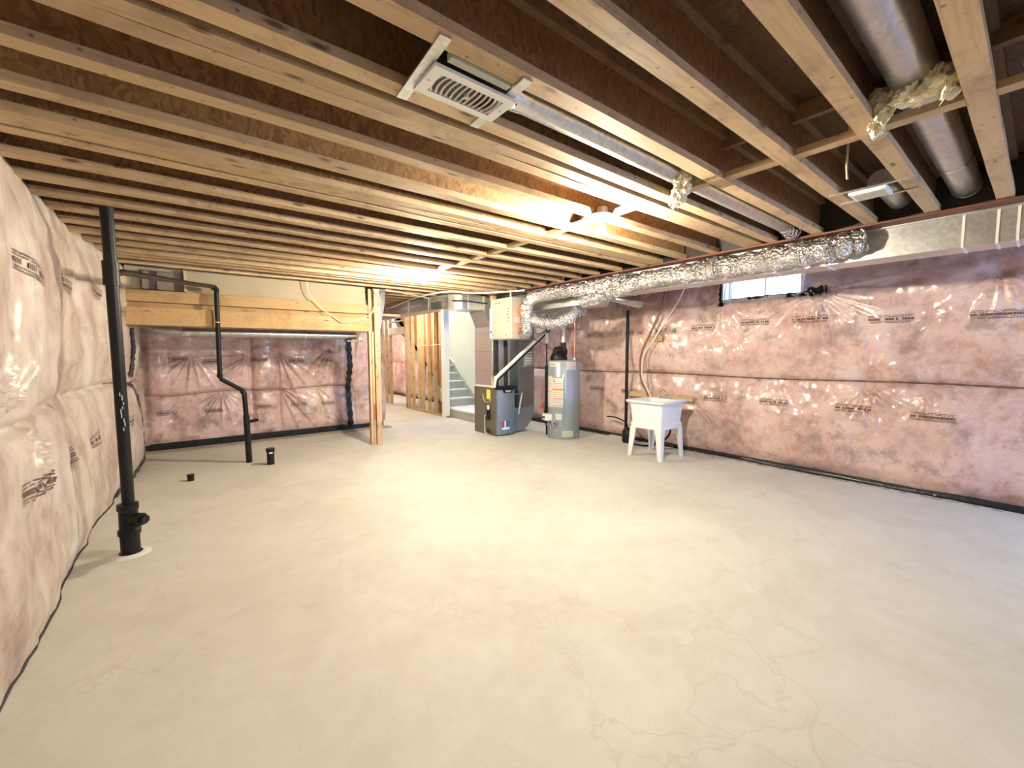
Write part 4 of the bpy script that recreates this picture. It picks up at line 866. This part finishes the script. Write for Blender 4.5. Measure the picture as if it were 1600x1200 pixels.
# ================================================================== LEFT PLUMBING
ws_ = thing('waste_stack', 'black plastic waste stack with cleanout standing by left wall', 'pipe', (-.385, 4.45, 0))
sx, sy = -.385, 4.45
MB().tube([(sx + .005, sy, .39), (sx + .005, sy, 1.5), (sx, sy, 2.70)], .040, 20).build('pipe_section', M['black'], ws_, True)
MB().lathe([(.075, 0), (.075, .018), (.062, .022), (.062, .16), (.072, .165), (.074, .20), (.062, .215), (.060, .36), (.068, .365), (.068, .41), (.045, .412)], (sx, sy, 0), 28).build('cleanout_fitting', M['black'], ws_, True)
MB().tube([(sx + .03, sy - .04, .29), (sx + .085, sy - .09, .29)], .050, 18).build('cleanout_branch', M['black'], ws_, True)
MB().tube([(sx + .085, sy - .09, .29), (sx + .11, sy - .113, .29)], .036, 6).build('cleanout_plug', M['black'], ws_)
MB().cyl((sx, sy, 2.12), (sx, sy, 2.30), .050, 20).build('tee_fitting', M['black'], ws_, True)
mb = MB(); rs = random.Random(3)
for q in range(9):
    a = -1.25 + .25 * math.sin(q * 1.3); z = 1.0 + q * .034; mb.box(sx + .0405 * math.cos(a) - .003, sx + .0405 * math.cos(a) + .003, sy + .0405 * math.sin(a) - .003, sy + .0405 * math.sin(a) + .003, z, z + rs.uniform(.02, .045))
mb.build('paint_streak', M['paper'], ws_)
MB().lathe([(.13, 0), (.10, .012), (.076, .015)], (sx, sy, 0), 24).build('mortar_collar', M['pvc'], ws_)
dp = thing('drain_pipe', 'thin black drain pipe descending in a dog-leg in front of recess', 'pipe', (.72, 7.3, 0))
MB().tube([(-.36, 4.47, 2.25), (-.33, 4.62, 2.36), (-.25, 5.0, 2.375), (.10, 6.6, 2.475)][:0] or [(-.385, 4.50, 2.21), (-.34, 4.75, 2.27), (.15, 6.35, 2.43), (.40, 7.0, 2.50)], .026, 14).build('pipe_run', M['black'], dp, True)
MB().tube([(.40, 7.0, 2.50), (.435, 7.06, 2.47), (.43, 7.07, 2.40), (.42, 7.08, 1.30)], .030, 14).build('pipe_run', M['black'], dp, True)
MB().tube([(.42, 7.08, 1.31), (.435, 7.09, 1.24), (.68, 7.16, 1.07), (.705, 7.17, 1.0)], .030, 14).build('pipe_run', M['black'], dp, True)
MB().tube([(.705, 7.17, 1.04), (.715, 7.17, .68)], .033, 14).build('pipe_run', M['black'], dp, True)
MB().tube([(.715, 7.17, .70), (.725, 7.17, .0)], .040, 14).build('pipe_run', M['black'], dp, True)
MB().tube([(.72, 7.17, .60), (.86, 7.15, .62)], .022, 12).build('side_stub', M['black'], dp, True)
for z in (2.02,): MB().cyl((.425, 7.075, z), (.425, 7.075, z + .012), .034, 14).build('clamp', M['shiny'], dp, True)
for p in ((.40, 7.03, 2.49), (.42, 7.08, 1.29), (.69, 7.165, 1.05)): MB().sphere(p, .040, .040, .040, 12, 8).build('elbow', M['black'], dp, True)
s1 = thing('floor_stub', 'larger black capped pipe stub rising from concrete floor', 'pipe', (.955, 6.84, 0))
MB().cyl((.955, 6.84, 0), (.955, 6.84, .20), .048, 18).build('pipe_section', M['black'], s1, True)
MB().cyl((.955, 6.84, .19), (.955, 6.84, .235), .058, 18).build('cap', M['black'], s1, True)
MB().box(.93, .975, 6.782, 6.79, .165, .185).build('sticker', M['white'], s1)
s2 = thing('floor_stub', 'tiny black pipe stub in concrete floor left of the drain pipe', 'pipe', (.03, 6.58, 0))
MB().cyl((.03, 6.58, 0), (.03, 6.58, .075), .036, 16).build('pipe_section', M['black'], s2, True)
MB().cyl((.03, 6.58, .06), (.03, 6.58, .08), .040, 16).build('cap', M['black'], s2, True)

# ================================================================== CABLES, SMALL THINGS
one(MB().tube(spline([(1.58, 7.10, 2.70), (1.62, 7.12, 2.50), (1.80, 7.12, 2.30), (1.95, 7.11, 2.19), (2.10, 7.11, 2.10), (2.35, 7.11, 2.14), (2.55, 7.10, 2.25), (2.70, 7.10, 2.40), (2.74, 7.10, 2.55)], 6), .008, 6), 'electric_cable', M['cable'], 'cream cable drooping across the header timbers to the post', 'cable')
one(MB().tube(spline([(2.62, 7.12, 2.69), (2.66, 7.10, 2.60), (2.74, 7.12, 2.55), (2.66, 7.12, 2.45), (2.60, 7.13, 2.30)], 5), .006, 6), 'electric_cable', M['cable'], 'short cable loop stapled near the top of the post', 'cable')
one(MB().tube([(3.15, .78, 2.999), (3.16, .79, 2.70), (3.15, .78, 2.62)], .006, 6), 'hanging_wire', M['cable'], 'short pale wire hanging from between joists near small vent', 'wire')
one(MB().tube([(2.05, -.02, 2.80), (2.35, .08, 2.78), (2.75, .10, 2.76)], .018, 8), 'pale_conduit', M['pvc'], 'pale conduit end at far upper right between the joists', 'conduit')
one(MB().tube([(-.315, 1.995, .004), (-.30, 2.02, .006)], .004, 5), 'wood_splinter', M['ink'], 'dark splinter lying on floor near the left wall foreground', 'splinter')
one(MB().tube([(-.06, 1.93, .004), (-.052, 1.94, .005)], .004, 5), 'wood_chip', M['inkb'], 'tiny brown wood chip lying on the bare foreground floor', 'wood chip')
